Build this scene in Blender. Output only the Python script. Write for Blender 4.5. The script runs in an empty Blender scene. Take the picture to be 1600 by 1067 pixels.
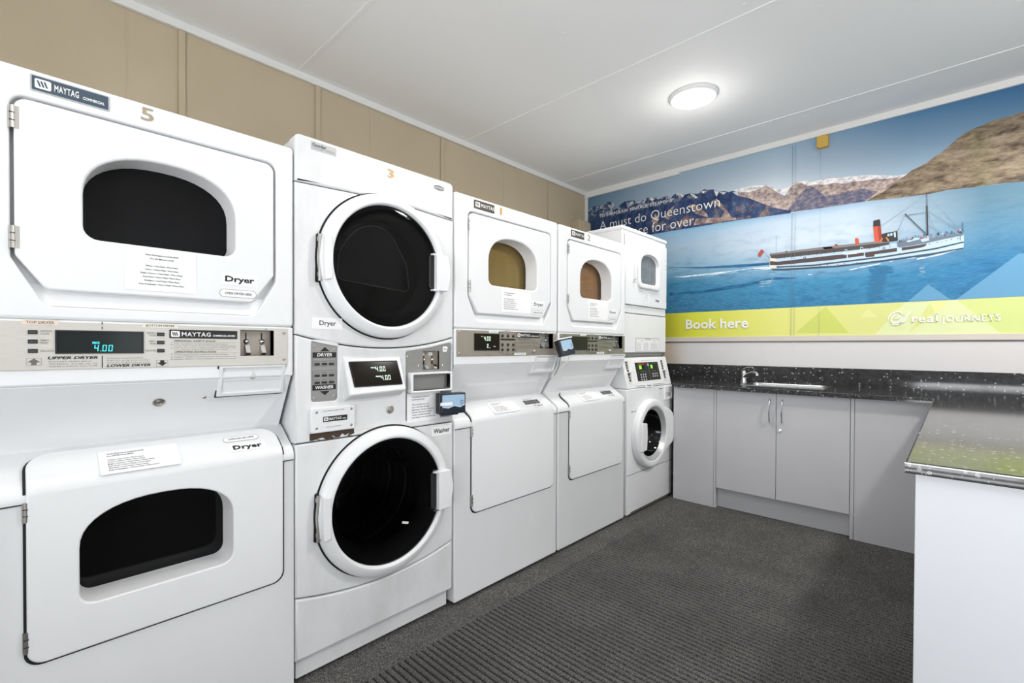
import bpy, bmesh, math, random
from mathutils import Matrix, Vector
from mathutils.geometry import tessellate_polygon
random.seed(7)
C = bpy.context.scene.collection
S = bpy.context.scene

# ------------------------------------------------------------------ camera, world, lights, exposure
YAW, PITCH, ROLL = -0.7571, -0.0103, 0.0036
cam = bpy.data.cameras.new('camera'); camo = bpy.data.objects.new('camera', cam); C.objects.link(camo)
fw = Vector((math.sin(YAW)*math.cos(PITCH), math.cos(YAW)*math.cos(PITCH), math.sin(PITCH)))
rr = Vector((math.cos(YAW), -math.sin(YAW), 0)); uu = rr.cross(fw)
r2 = rr*math.cos(ROLL)+uu*math.sin(ROLL); u2 = -rr*math.sin(ROLL)+uu*math.cos(ROLL)
m = Matrix(((r2.x, u2.x, -fw.x), (r2.y, u2.y, -fw.y), (r2.z, u2.z, -fw.z))).to_4x4()
m.translation = Vector((0, 0, 1.1788)); camo.matrix_world = m
cam.sensor_width = 36; cam.lens = 734.05/1600*36; cam.shift_y = 15.886/1600
cam.clip_start = .02
S.camera = camo
S.view_settings.view_transform = 'Standard'; S.view_settings.look = 'None'
S.view_settings.gamma = 1; S.view_settings.use_curve_mapping = False
S.view_settings.exposure = 0.08
W = bpy.data.worlds.new('world'); S.world = W; W.use_nodes = True
W.node_tree.nodes['Background'].inputs[0].default_value = (.78, .88, 1, 1)
W.node_tree.nodes['Background'].inputs[1].default_value = 1.0

def lamp(name, kind, loc, power, color=(1, 1, 1), size=.1, rot=(0, 0, 0), size_y=None):
    l = bpy.data.lights.new(name, kind); l.energy = power; l.color = color
    if kind == 'AREA':
        l.size = size
        if size_y: l.shape = 'RECTANGLE'; l.size_y = size_y
    else: l.shadow_soft_size = size
    o = bpy.data.objects.new(name, l); C.objects.link(o); o.location = loc; o.rotation_euler = rot
    return o
# fill light added outside an unseen, made-up window behind the camera
lamp('added_front_fill', 'AREA', (.35, -2.0, .85), 140, (.96, .98, 1), 1.7, (math.radians(150), 0, 0), 1.5)
lamp('added_side_fill', 'AREA', (2.05, .78, 1.05), 15, (.97, .985, 1), .85, (math.radians(92), 0, math.radians(58)), 2.0)  # side fill added outside an unseen, made-up doorway in the right wall

# ------------------------------------------------------------------ materials
def lin(c):
    return tuple((x/255/12.92 if x/255 <= .04045 else ((x/255+.055)/1.055)**2.4) for x in c)+(1,)
def mat(name, rgb, rough=.5, metal=0., emit=None, es=0., coat=0., trans=0., spec=None, ior=None):
    M = bpy.data.materials.new(name); M.use_nodes = True
    b = M.node_tree.nodes['Principled BSDF']
    b.inputs['Base Color'].default_value = lin(rgb); b.inputs['Roughness'].default_value = rough
    b.inputs['Metallic'].default_value = metal
    if emit: b.inputs['Emission Color'].default_value = lin(emit); b.inputs['Emission Strength'].default_value = es
    if coat: b.inputs['Coat Weight'].default_value = coat; b.inputs['Coat Roughness'].default_value = .08
    if trans: b.inputs['Transmission Weight'].default_value = trans
    if spec is not None: b.inputs['Specular IOR Level'].default_value = spec
    if ior: b.inputs['IOR'].default_value = ior
    return M
class N:
    """small node helper"""
    def __init__(s, M): s.t = M.node_tree; s.b = s.t.nodes['Principled BSDF']
    def n(s, k, **kw):
        x = s.t.nodes.new(k)
        for a, v in kw.items():
            if a.startswith('i_'):
                key = a[2:]; key = int(key) if key.isdigit() else key.replace('_', ' ')
                x.inputs[key].default_value = v
            else: setattr(x, a, v)
        return x
    def l(s, a, b): s.t.links.new(a, b)
    def coord(s, scale=(1, 1, 1), rot=(0, 0, 0)):
        tc = s.n('ShaderNodeTexCoord'); mp = s.n('ShaderNodeMapping'); mp.inputs['Scale'].default_value = scale
        mp.inputs['Rotation'].default_value = rot
        s.l(tc.outputs['Object'], mp.inputs[0]); return mp.outputs[0]
    def noise(s, vec, scale, detail=4, rough=.5):
        x = s.n('ShaderNodeTexNoise'); x.inputs['Scale'].default_value = scale; x.inputs['Detail'].default_value = detail
        x.inputs['Roughness'].default_value = rough; s.l(vec, x.inputs['Vector']); return x.outputs['Fac']
    def ramp(s, fac, stops):
        x = s.n('ShaderNodeValToRGB'); e = x.color_ramp.elements
        while len(e) < len(stops): e.new(.5)
        for el, (p, c) in zip(e, stops): el.position = p; el.color = lin(c) if len(c) == 3 else c
        s.l(fac, x.inputs[0]); return x.outputs[0]
    def mix(s, fac, a, b, blend='MIX'):
        x = s.n('ShaderNodeMix'); x.data_type = 'RGBA'; x.blend_type = blend
        for v, i in ((fac, 0), (a, 6), (b, 7)):
            if hasattr(v, 'is_output'): s.l(v, x.inputs[i])
            elif i == 0: x.inputs[0].default_value = v
            else: x.inputs[i].default_value = lin(v)
        return x.outputs[2]
    def maprange(s, v, a, b, c=0., d=1.):
        x = s.n('ShaderNodeMapRange'); s.l(v, x.inputs[0])
        for i, q in zip((1, 2, 3, 4), (a, b, c, d)): x.inputs[i].default_value = q
        return x.outputs[0]
    def math(s, op, a, b=0.):
        x = s.n('ShaderNodeMath'); x.operation = op
        for i, v in ((0, a), (1, b)):
            if hasattr(v, 'is_output'): s.l(v, x.inputs[i])
            else: x.inputs[i].default_value = v
        return x.outputs[0]
    def bump(s, h, strength=.2, dist=.002):
        x = s.n('ShaderNodeBump'); x.inputs['Strength'].default_value = strength; x.inputs['Distance'].default_value = dist
        s.l(h, x.inputs['Height']); s.l(x.outputs[0], s.b.inputs['Normal'])
    def col(s, c): s.l(c, s.b.inputs['Base Color'])

def enamel(name, rgb, dirt, rough=.34):
    M = mat(name, rgb, rough); n = N(M); v = n.coord((1, 1, .45))
    f = n.ramp(n.noise(v, 5, 6, .65), [(.45, (0, 0, 0, 1)), (.8, (1, 1, 1, 1))])
    n.col(n.mix(n.math('MULTIPLY', f, dirt), rgb, (150, 146, 138)))
    n.bump(n.noise(n.coord(), 260, 2), .05, .0006)
    return M
WHITE = enamel('white_enamel', (229, 230, 231), .05)
WHITE_WORN = enamel('worn_white_enamel', (224, 225, 226), .30)
WHITE_PL = mat('white_plastic', (230, 230, 230), .4)
GREY_PL = mat('grey_plastic', (150, 152, 152), .45)
GASKET = mat('dark_gap', (26, 26, 26), .8)
BLACK = mat('black_print', (22, 20, 20), .5)
GREYPRINT = mat('grey_print', (105, 102, 98), .6)
INK = mat('paper_ink', (50, 50, 52), .8)
PAPER = mat('paper', (238, 238, 238), .75)
WHITEPRINT = mat('white_print', (238, 238, 236), .5)
CREAM = mat('cream_tape', (226, 206, 190), .6)
CREAM2 = mat('pale_tape', (226, 220, 208), .6)
STEEL = mat('steel', (196, 192, 186), .32, 1.0)
CHROME = mat('chrome', (226, 228, 230), .14, 1.0)
DARKSTEEL = mat('dark_steel', (80, 78, 76), .4, .9)
RUSTY = mat('rust', (72, 58, 46), .9)
def brushed(name, rgb, rough=.4, metal=.85):
    M = mat(name, rgb, rough, metal); n = N(M)
    x = n.noise(n.coord((4, 4, 160)), 6, 4)
    r2_, g2_, b2_ = [min(255, int(k*.86)) for k in rgb]
    n.col(n.mix(x, rgb, (r2_, g2_, b2_))); n.bump(x, .06, .0006); return M
BRUSH = brushed('brushed_panel', (216, 212, 204), .42, .45)
BRUSH_TAN = brushed('brushed_tan_panel', (178, 168, 156), .4, .55)
BRUSH_OLIVE = brushed('brushed_olive_panel', (158, 156, 140), .4, .55)
BRUSH_GREY = brushed('brushed_grey_panel', (168, 167, 165), .38, .6)
GLASS_BLACK = mat('black_window_glass', (20, 20, 21), .25, 0, spec=.12)
GLASS_DARK = mat('dark_door_glass', (10, 10, 11), .08, 0, spec=.25)
def clearglass(name, tint, ior=1.35):
    M = mat(name, tint, .05); t = M.node_tree; o = t.nodes['Material Output']; b = t.nodes['Principled BSDF']
    b.inputs['Base Color'].default_value = (0, 0, 0, 1); tr = t.nodes.new('ShaderNodeBsdfTransparent'); tr.inputs[0].default_value = lin(tint)
    gl = t.nodes.new('ShaderNodeBsdfGlossy'); gl.inputs['Roughness'].default_value = .03; gl.inputs[0].default_value = (1, 1, 1, 1)
    fr = t.nodes.new('ShaderNodeFresnel'); fr.inputs[0].default_value = ior; mx = t.nodes.new('ShaderNodeMixShader')
    ge = t.nodes.new('ShaderNodeNewGeometry'); ml = t.nodes.new('ShaderNodeMath'); ml.operation = 'SUBTRACT'; ml.use_clamp = True
    t.links.new(fr.outputs[0], ml.inputs[0]); t.links.new(ge.outputs['Backfacing'], ml.inputs[1])
    t.links.new(ml.outputs[0], mx.inputs[0]); t.links.new(tr.outputs[0], mx.inputs[1]); t.links.new(gl.outputs[0], mx.inputs[2]); t.links.new(mx.outputs[0], o.inputs[0])
    return M
GLASS_CLEAR = clearglass('clear_window_glass', (246, 246, 244))
GLASS_SMOKE = clearglass('smoked_door_glass', (140, 140, 142), ior=1.18)
RUBBER = mat('rubber', (34, 34, 35), .5)
DRUM = mat('drum_steel', (120, 120, 120), .35, .8)
SCREEN = mat('display_glass', (34, 40, 40), .12, spec=.15)
SCREEN2 = mat('dark_display_glass', (30, 26, 22), .10, spec=.08)
SCREEN3 = mat('olive_display_glass', (30, 34, 18), .15, spec=.25)
CYAN = mat('display_segments', (60, 190, 200), .5, emit=(70, 215, 225), es=.9)
PALEGREEN = mat('pale_display_segments', (200, 215, 200), .5, emit=(215, 235, 215), es=.8)
LIME = mat('green_lamp', (120, 230, 40), .4, emit=(120, 235, 40), es=1.)
REDP = mat('red_print', (190, 60, 40), .5)
GOLD = mat('gold_numeral', (205, 160, 95), .4)
BRONZE = mat('bronze_numeral', (165, 150, 125), .4)
def drumtan(name, a, b):
    M = mat(name, a, .35); n = N(M); n.col(n.mix(n.noise(n.coord((3, 3, 1)), 7, 4), a, b)); return M
TAN1 = drumtan('ochre_drum', (158, 130, 66), (134, 110, 56))
TAN2 = drumtan('amber_drum', (184, 126, 62), (110, 86, 60))
SKYSCREEN = mat('reader_screen', (150, 178, 200), .2, emit=(150, 180, 205), es=.15)
NAVY = mat('reader_navy', (26, 36, 50), .25)
BADGE_BLUE = mat('slate_badge', (62, 78, 92), .5)
BADGE_DK = mat('dark_badge', (70, 62, 52), .45)
SILVER = mat('silver_sticker', (188, 190, 190), .35, .4)

# ------------------------------------------------------------------ mesh builder:  a right, b up, c outward to the viewer
BASE = Matrix(((1, 0, 0, 0), (0, 0, -1, 0), (0, 1, 0, 0), (0, 0, 0, 1)))
TOPVIEW = BASE.inverted()       # with this T, (a, b, c) are plain x, y, z
def area(p): return sum(p[i-1][0]*p[i][1]-p[i][0]*p[i-1][1] for i in range(len(p)))/2
def ccw(p): return list(p) if area(p) > 0 else list(p)[::-1]
def offset(p, d):
    if abs(d) < 1e-9: return list(p)
    out = []; n = len(p)
    for i in range(n):
        p0, p1, p2 = Vector(p[i-1]), Vector(p[i]), Vector(p[(i+1) % n])
        e1 = (p1-p0).normalized(); e2 = (p2-p1).normalized()
        n1 = Vector((-e1.y, e1.x)); n2 = Vector((-e2.y, e2.x)); k = (n1+n2)
        k = k/max(.35, (1+n1.dot(n2)))
        out.append((p1.x+k.x*d, p1.y+k.y*d))
    return out
def rpoly(pts, r=.01, seg=5):
    """polygon with rounded corners; each point may carry its own radius"""
    pts = [tuple(q) for q in pts]; n = len(pts); out = []
    if area([q[:2] for q in pts]) < 0: pts = pts[::-1]
    for i in range(n):
        p0, p1, p2 = (Vector(pts[j % n][:2]) for j in (i-1, i, i+1))
        R = pts[i][2] if len(pts[i]) > 2 else r
        if R <= 0: out.append(tuple(p1)); continue
        a = (p0-p1); b = (p2-p1); la, lb = a.length, b.length; a.normalize(); b.normalize()
        half = math.acos(max(-1, min(1, a.dot(b))))/2
        if half > 1.55: out.append(tuple(p1)); continue
        t = min(R/math.tan(half), la*.49, lb*.49); R2 = t*math.tan(half)
        cen = p1+(a+b).normalized()*(R2/math.sin(half))
        s = p1+a*t-cen; e = p1+b*t-cen
        a0 = math.atan2(s.y, s.x); da = math.atan2(e.y, e.x)-a0
        while da > math.pi: da -= 2*math.pi
        while da < -math.pi: da += 2*math.pi
        for k in range(seg+1):
            th = a0+da*k/seg; out.append((cen.x+R2*math.cos(th), cen.y+R2*math.sin(th)))
    return out
def rect(a0, b0, a1, b1, r=0, seg=4):
    q = [(a0, b0), (a1, b0), (a1, b1), (a0, b1)]
    return rpoly(q, r, seg) if r else q
def circ(a, b, r, n=48, rb=None):
    return [(a+r*math.cos(2*math.pi*i/n), b+(rb or r)*math.sin(2*math.pi*i/n)) for i in range(n)]
def arch(a0, a1, b0, bs, bt, r=.03, n=20, pw=2.3):
    """flat bottom, straight sides to bs, then a low dome up to bt"""
    am = (a0+a1)/2; w = (a1-a0)/2; out = rpoly([(a0, bs, 0), (a0, b0, r), (a1, b0, r), (a1, bs, 0)], r, 5)
    out = [q for q in out if q[1] < bs-1e-5]
    k = min(range(len(out)), key=lambda i: (round(out[i][0], 4), -out[i][1]))
    out = out[k:]+out[:k]
    for i in range(n+1):
        th = math.pi*i/n; c, s = math.cos(th), math.sin(th)
        out.append((am+w*math.copysign(abs(c)**(2/pw), c), bs+(bt-bs)*abs(s)**(2/pw)))
    q = [out[0]]
    for z in out[1:]:
        if (Vector(z)-Vector(q[-1])).length > 1e-4: q.append(z)
    return ccw(q)

_fonts = {}
def glyphs(s, bold=0., shear=0., serif=0.):
    key = (s, bold, shear, serif)
    if key in _fonts: return _fonts[key]
    cu = bpy.data.curves.new('t', 'FONT'); cu.body = s; cu.size = 1; cu.offset = bold; cu.shear = shear
    cu.resolution_u = 2; cu.fill_mode = 'FRONT'
    if serif: cu.space_character = 1.12
    o = bpy.data.objects.new('t', cu); C.objects.link(o)
    dg = bpy.context.evaluated_depsgraph_get(); me = o.evaluated_get(dg).to_mesh()
    vs = [(v.co.x, v.co.y) for v in me.vertices]; fs = [list(p.vertices) for p in me.polygons]
    if serif:
        cnt = {}
        for f in fs:
            for i in range(len(f)):
                e = tuple(sorted((f[i-1], f[i]))); cnt[e] = cnt.get(e, 0)+1
        top = max(v[1] for v in vs)
        for (i, j), k in list(cnt.items()):
            if k != 1: continue
            p, q = vs[i], vs[j]; L = abs(p[0]-q[0])
            if abs(p[1]-q[1]) > .004 or L > .2 or L < .03: continue
            y = p[1]
            for lev, sg in ((0, 1), (.5, -1), (.52, -1), (.53, -1), (.545, -1), (.69, -1), (.71, -1), (.73, -1)):
                if abs(y-lev) < .02+bold:
                    x0, x1 = sorted((p[0], q[0])); b = len(vs); e = serif; h = .055*sg
                    vs += [(x0-e, y), (x1+e, y), (x1+e, y+h), (x0-e, y+h)]; fs.append([b, b+1, b+2, b+3]); break
    o.evaluated_get(dg).to_mesh_clear(); bpy.data.objects.remove(o); bpy.data.curves.remove(cu)
    _fonts[key] = (vs, fs); return _fonts[key]
CAP = None
def cap():
    global CAP
    if CAP is None: CAP = max(v[1] for v in glyphs('H')[0])
    return CAP

class MB:
    def __init__(s): s.v = []; s.f = []; s.mi = []; s.mats = []; s.sm = []; s.T = Matrix.Identity(4)
    def at(s, T): s.T = T; return s
    def add(s, vs, fs, m, flatfrom=None):
        if m not in s.mats: s.mats.append(m)
        k = s.mats.index(m); b = len(s.v); M = BASE @ s.T
        s.v += [tuple(M @ Vector(v)) for v in vs]
        s.f += [[b+i for i in f] for f in fs]; s.mi += [k]*len(fs)
        s.sm += [flatfrom is None or i < flatfrom for i in range(len(fs))]; return s
    def flat(s, p, m, c=.0006):
        """flat printed shape facing the viewer"""
        p = ccw(p); t = tessellate_polygon([[Vector((x, y, 0)) for x, y in p]]); fs = []
        for a, b, d in t:
            if area([p[a], p[b], p[d]]) < 0: a, b = b, a
            fs.append([a, b, d])
        return s.add([(x, y, c) for x, y in p], fs, m, 0)
    def plate(s, outer, m, cb=0., cf=.01, holes=(), bev=0., seg=3, back=True, hb=None):
        outer = ccw(outer); holes = [ccw(h) for h in holes]; hb = bev if hb is None else hb
        vs = []; fs = []
        def wall(loop, sign, B):
            rings = [(0, cb)]
            if B > 0:
                for k in range(seg+1):
                    th = math.pi/2*k/seg; rings.append((sign*B*(1-math.cos(th)), cf-B+B*math.sin(th)))
            else: rings.append((0, cf))
            n = len(loop); b0 = len(vs)
            for d, c in rings: vs.extend([(x, y, c) for x, y in offset(loop, d)])
            for r in range(len(rings)-1):
                for i in range(n):
                    j = (i+1) % n; q = [b0+r*n+i, b0+r*n+j, b0+(r+1)*n+j, b0+(r+1)*n+i]
                    fs.append(q if sign > 0 else q[::-1])
            return b0, b0+(len(rings)-1)*n, n
        W_ = [wall(outer, 1, bev)]+[wall(h, -1, hb) for h in holes]; nw = len(fs)
        for which, up in ((1, True), (0, False)):
            if which == 0 and not back: continue
            loops = []; idx = []
            for w in W_:
                st = w[which]; loops.append([Vector((vs[st+i][0], vs[st+i][1], 0)) for i in range(w[2])])
                idx += [st+i for i in range(w[2])]
            flatl = [p for l in loops for p in l]
            for a, b, d in tessellate_polygon(loops):
                A = area([flatl[a][:2], flatl[b][:2], flatl[d][:2]])
                if (A < 0) == up: a, b = b, a
                fs.append([idx[a], idx[b], idx[d]])
        return s.add(vs, fs, m, nw)
    def box(s, a0, a1, b0, b1, c0, c1, m):
        vs = [(a, b, c) for c in (c0, c1) for b in (b0, b1) for a in (a0, a1)]
        return s.add(vs, [[0, 2, 3, 1], [4, 5, 7, 6], [0, 1, 5, 4], [2, 6, 7, 3], [0, 4, 6, 2], [1, 3, 7, 5]], m)
    def prism(s, prof, a0, a1, m):
        """closed side profile [(c, b)...] swept along a"""
        p = prof if area(prof) > 0 else prof[::-1]; n = len(p)
        vs = [(a, b, c) for a in (a0, a1) for c, b in p]; fs = []
        for i in range(n):
            j = (i+1) % n; fs.append([i, i+n, j+n, j][::-1])
        for a, b, d in tessellate_polygon([[Vector((x, y, 0)) for x, y in p]]):
            if area([p[a], p[b], p[d]]) < 0: a, b = b, a
            fs.append([a, b, d][::-1]) ; fs.append([a+n, b+n, d+n])
        # normals are made consistent in build()
        return s.add(vs, fs, m)
    def ringrev(s, prof, m, a=0, b=0, n=64, rb=1.):
        """revolve open profile [(radius, c)...] about the outward axis through (a, b)"""
        vs = []; fs = []; k = len(prof)
        for i in range(n):
            th = 2*math.pi*i/n
            for r, c in prof: vs.append((a+r*math.cos(th), b+r*math.sin(th)*rb, c))
        for i in range(n):
            j = (i+1) % n
            for q in range(k-1): fs.append([i*k+q, j*k+q, j*k+q+1, i*k+q+1])
        return s.add(vs, fs, m)
    def dome(s, a, b, r, c, h, m, n=24, rings=4, rb=None):
        vs = [(a, b, c+h)]; fs = []; rb = rb or r
        for k in range(1, rings+1):
            t = math.pi/2*k/rings
            vs += [(a+r*math.sin(t)*math.cos(2*math.pi*i/n), b+rb*math.sin(t)*math.sin(2*math.pi*i/n), c+h*math.cos(t)) for i in range(n)]
        for i in range(n): fs.append([0, 1+i, 1+(i+1) % n])
        for k in range(rings-1):
            for i in range(n):
                j = (i+1) % n; fs.append([1+k*n+i, 1+(k+1)*n+i, 1+(k+1)*n+j, 1+k*n+j])
        return s.add(vs, fs, m)
    def tube(s, pts, r, m, n=8):
        pts = [Vector(p) for p in pts]; vs = []; fs = []
        for i, p in enumerate(pts):
            t = (pts[min(i+1, len(pts)-1)]-pts[max(i-1, 0)]).normalized()
            x = t.orthogonal().normalized() if i == 0 else (x-t*x.dot(t)).normalized()
            y = t.cross(x); R = r[i] if isinstance(r, (list, tuple)) else r
            vs += [tuple(p+(x*math.cos(2*math.pi*k/n)+y*math.sin(2*math.pi*k/n))*R) for k in range(n)]
        for i in range(len(pts)-1):
            for k in range(n):
                j = (k+1) % n; fs.append([i*n+k, i*n+j, (i+1)*n+j, (i+1)*n+k])
        fs.append(list(range(n))[::-1]); fs.append([(len(pts)-1)*n+k for k in range(n)])
        return s.add(vs, fs, m)
    def text(s, t, a, b, h, m, w=None, c=.0007, bold=0., shear=0., serif=0., align='L'):
        """t with its baseline at b, capital height h, fitted to width w"""
        vs, fs = glyphs(t, bold, shear, serif)
        if not vs: return s
        k = h/cap(); x0 = min(v[0] for v in vs); x1 = max(v[0] for v in vs)
        kx = w/(x1-x0) if w else k
        W_ = (x1-x0)*kx; a0 = a if align == 'L' else (a-W_/2 if align == 'C' else a-W_)
        out = [(a0+(v[0]-x0)*kx, b+v[1]*k, c) for v in vs]; F = []
        for f in fs:
            F.append(f if area([out[i][:2] for i in f]) > 0 else f[::-1])
        return s.add(out, F, m, 0)
    def seg7(s, t, a, b, h, m, c=.0008, slant=.08):
        """seven segment digits"""
        SEG = {'0': 'abcdef', '4': 'bcfg'}; w = h*.5; t_ = h*.115
        for ch in t:
            if ch == '.':
                s.flat([(a, b), (a+t_, b), (a+t_, b+t_), (a, b+t_)], m, c); a += t_*2; continue
            R = {'a': (0, h-t_, w, h), 'g': (0, h/2-t_/2, w, h/2+t_/2), 'd': (0, 0, w, t_), 'f': (0, h/2+t_*.2, t_, h-t_*.3),
                 'b': (w-t_, h/2+t_*.2, w, h-t_*.3), 'e': (0, t_*.3, t_, h/2-t_*.2), 'c': (w-t_, t_*.3, w, h/2-t_*.2)}
            for k in SEG[ch]:
                x0, y0, x1, y1 = R[k]
                s.flat([(a+x0+y0*slant, b+y0), (a+x1+y0*slant, b+y0), (a+x1+y1*slant, b+y1), (a+x0+y1*slant, b+y1)], m, c)
            a += w+t_*1.9
        return s
    def bend(s, fn, cuts, start):
        """cut the faces added since vertex `start` at the heights cuts and map them through fn (in a, b, c space)"""
        inv = (BASE @ s.T).inverted(); bm = bmesh.new()
        keepv = s.v[:start]; nf = sum(1 for f in s.f if f[0] < start); old = s.f[:nf], s.mi[:nf]
        vs = [bm.verts.new(inv @ Vector(v)) for v in s.v[start:]]
        for f, k in zip(s.f[nf:], s.mi[nf:]):
            try: q = bm.faces.new([vs[i-start] for i in f]); q.material_index = k
            except ValueError: pass
        bmesh.ops.remove_doubles(bm, verts=bm.verts, dist=1e-6)
        for b in cuts:
            bmesh.ops.bisect_plane(bm, geom=bm.verts[:]+bm.edges[:]+bm.faces[:], plane_co=(0, b, 0), plane_no=(0, 1, 0))
        bm.verts.index_update(); M = BASE @ s.T
        bm.normal_update(); lo, hi = min(cuts)+1e-5, max(cuts)-1e-5
        s.sm = s.sm[:nf]+[not (f.normal.z > .99 and (max(v.co.y for v in f.verts) < lo or min(v.co.y for v in f.verts) > hi)) for f in bm.faces]
        s.v = keepv+[tuple(M @ Vector(fn(*v.co))) for v in bm.verts]
        bm.normal_update(); s.f = old[0]+[[start+v.index for v in f.verts] for f in bm.faces]; s.mi = old[1]+[f.material_index for f in bm.faces]
        bm.free(); return s
    def build(s, name, parent=None, bevel=0., angle=35, fix=False, label=None):
        me = bpy.data.meshes.new(name); me.from_pydata(s.v, [], s.f)
        for m_ in s.mats: me.materials.append(m_)
        for p, k, q in zip(me.polygons, s.mi, s.sm): p.material_index = k; p.use_smooth = q
        if fix:
            bm = bmesh.new(); bm.from_mesh(me); bmesh.ops.remove_doubles(bm, verts=bm.verts, dist=1e-6)
            bmesh.ops.recalc_face_normals(bm, faces=bm.faces); bm.to_mesh(me); bm.free()
        keep = [p.use_smooth for p in me.polygons]; me.set_sharp_from_angle(angle=math.radians(angle))
        me.polygons.foreach_set('use_smooth', keep); me.update()
        o = bpy.data.objects.new(name, me); C.objects.link(o)
        if bevel:
            b = o.modifiers.new('bevel', 'BEVEL'); b.width = bevel; b.segments = 3; b.limit_method = 'ANGLE'
            b.angle_limit = math.radians(40); b.harden_normals = True
        if parent is not None: o.parent = parent
        if label: o['label'] = label
        return o
def thing(name, label, cat, loc=(0, 0, 0), rz=0., group=None):
    o = bpy.data.objects.new(name, None); C.objects.link(o); o.location = loc; o.rotation_euler = (0, 0, rz)
    o.empty_display_size = .1; o['label'] = label; o['category'] = cat
    if group: o['group'] = group
    return o
def tag(o, label, cat, group=None):
    o['label'] = label; o['category'] = cat
    if group: o['group'] = group
    return o
def struct(o): o['kind'] = 'structure'; return o
def T(a=0, b=0, c=0, rx=0., ry=0., rz=0.):
    return Matrix.Translation((a, b, c)) @ Matrix.Rotation(rz, 4, 'Z') @ Matrix.Rotation(ry, 4, 'Y') @ Matrix.Rotation(rx, 4, 'X')
def xyz(mb): mb.T = TOPVIEW; return mb
def place(o, x, y, z=0, rz=0.): o.location = (x, y, z); o.rotation_euler = (0, 0, rz); return o

# ------------------------------------------------------------------ the room
XL, XR, YF, YB, ZC = -2.88, 1.7, -1.6, 4.185, 2.82
def wallpaint():
    M = mat('tan_panel_paint', (195, 180, 155), .6); n = N(M)
    n.col(n.mix(n.noise(n.coord(), 2.2, 5), (200, 186, 160), (184, 168, 142))); n.bump(n.noise(n.coord((1, 1, 1)), 180, 3), .25, .001); return M
TAN = wallpaint()
CEIL = mat('ceiling_paint', (247, 247, 247), .75); _n = N(CEIL); _n.bump(_n.noise(_n.coord(), 300, 2), .15, .0008)
TRIM = mat('trim_paint', (232, 232, 230), .5)
PALE = mat('pale_wall_paint', (214, 212, 210), .55)
def walls_back():
    M = mat('back_wall_paint', (214, 212, 210), .5); n = N(M)
    sp = n.n('ShaderNodeSeparateXYZ'); tc = n.n('ShaderNodeTexCoord'); n.l(tc.outputs['Object'], sp.inputs[0])
    n.col(n.mix(n.maprange(sp.outputs[0], -2.05, -1.75), (196, 172, 140), (214, 212, 212))); return M
b = MB(); xyz(b); b.box(XL-.1, XL, YF, YB, -.02, ZC+.05, TAN); struct(b.build('wall_left'))
b = MB(); xyz(b); b.box(XL-.1, XR+.1, YB, YB+.1, -.02, ZC+.05, walls_back()); struct(b.build('wall_back'))
b = MB(); b.T = T(0, 0, 0)
wf = [(XL-.1, -.02), (XR+.1, -.02), (XR+.1, ZC+.05), (XL-.1, ZC+.05)]
b = MB(); b.T = Matrix.Translation((0, 0, -YF)); b.plate(wf, PALE, 0, .1, [rect(-.5, .8, 1.2, 2.3)]); struct(b.build('wall_front'))
b = MB(); xyz(b)
b.box(XR, XR+.1, YF, .55, -.02, ZC+.05, PALE); b.box(XR, XR+.1, 1.45, YB, -.02, ZC+.05, PALE); b.box(XR, XR+.1, .55, 1.45, 2.1, ZC+.05, PALE)
struct(b.build('wall_right'))
b = MB(); xyz(b); b.box(XL-.1, XR+.1, YF-.1, YB+.1, ZC, ZC+.06, CEIL)
for y in (-.09, 1.172, 2.48, 3.765): b.box(XL, XR, y-.009, y+.009, ZC-.003, ZC, CEIL)
for i in range(26):
    x, y = random.uniform(-2.6, .6), random.choice((1.172, 2.48, 3.765))+random.choice((-.08, .09, .5, -.5))
    b.T = TOPVIEW @ Matrix.Translation((x, y, ZC)) @ Matrix.Rotation(math.pi, 4, 'X'); b.dome(0, 0, .009, 0, .0025, CEIL, 10, 2)
xyz(b)
struct(b.build('ceiling'))

def carpet():
    M = mat('ribbed_carpet', (64, 63, 62), .95); n = N(M)
    f = n.noise(n.coord(), 260, 3, .75); g = n.noise(n.coord(), 3.2, 6, .6)
    c1 = n.ramp(f, [(.38, (36, 35, 34)), (.52, (82, 80, 78)), (.64, (150, 148, 144))])
    k = n.ramp(g, [(.35, (0, 0, 0, 1)), (.7, (1, 1, 1, 1))])
    n.col(n.mix(n.math('MULTIPLY', k, .5), c1, (50, 49, 47))); n.bump(f, .5, .002); return M
CARPET = carpet(); GROOVE = mat('carpet_groove', (16, 16, 16), 1.)
b = MB(); xyz(b); b.box(XL, XR, YF, YB, -.03, -.005, GROOVE)
y = YF+.01
while y < YB:
    pr = [(y, -.005), (y+.003, -.0004), (y+.006, 0), (y+.015, 0), (y+.0175, -.0004), (y+.0195, -.005)]
    vs = [(x, q[0], q[1]) for x in (-1.50, XR) for q in pr]; k = len(pr)
    b.add(vs, [[i, i+k, i+k+1, i+1] for i in range(k-1)], CARPET); y += .0262
b.box(XL, -1.50, YF, YB, -.02, -.0015, CARPET)
struct(b.build('floor'))

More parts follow.
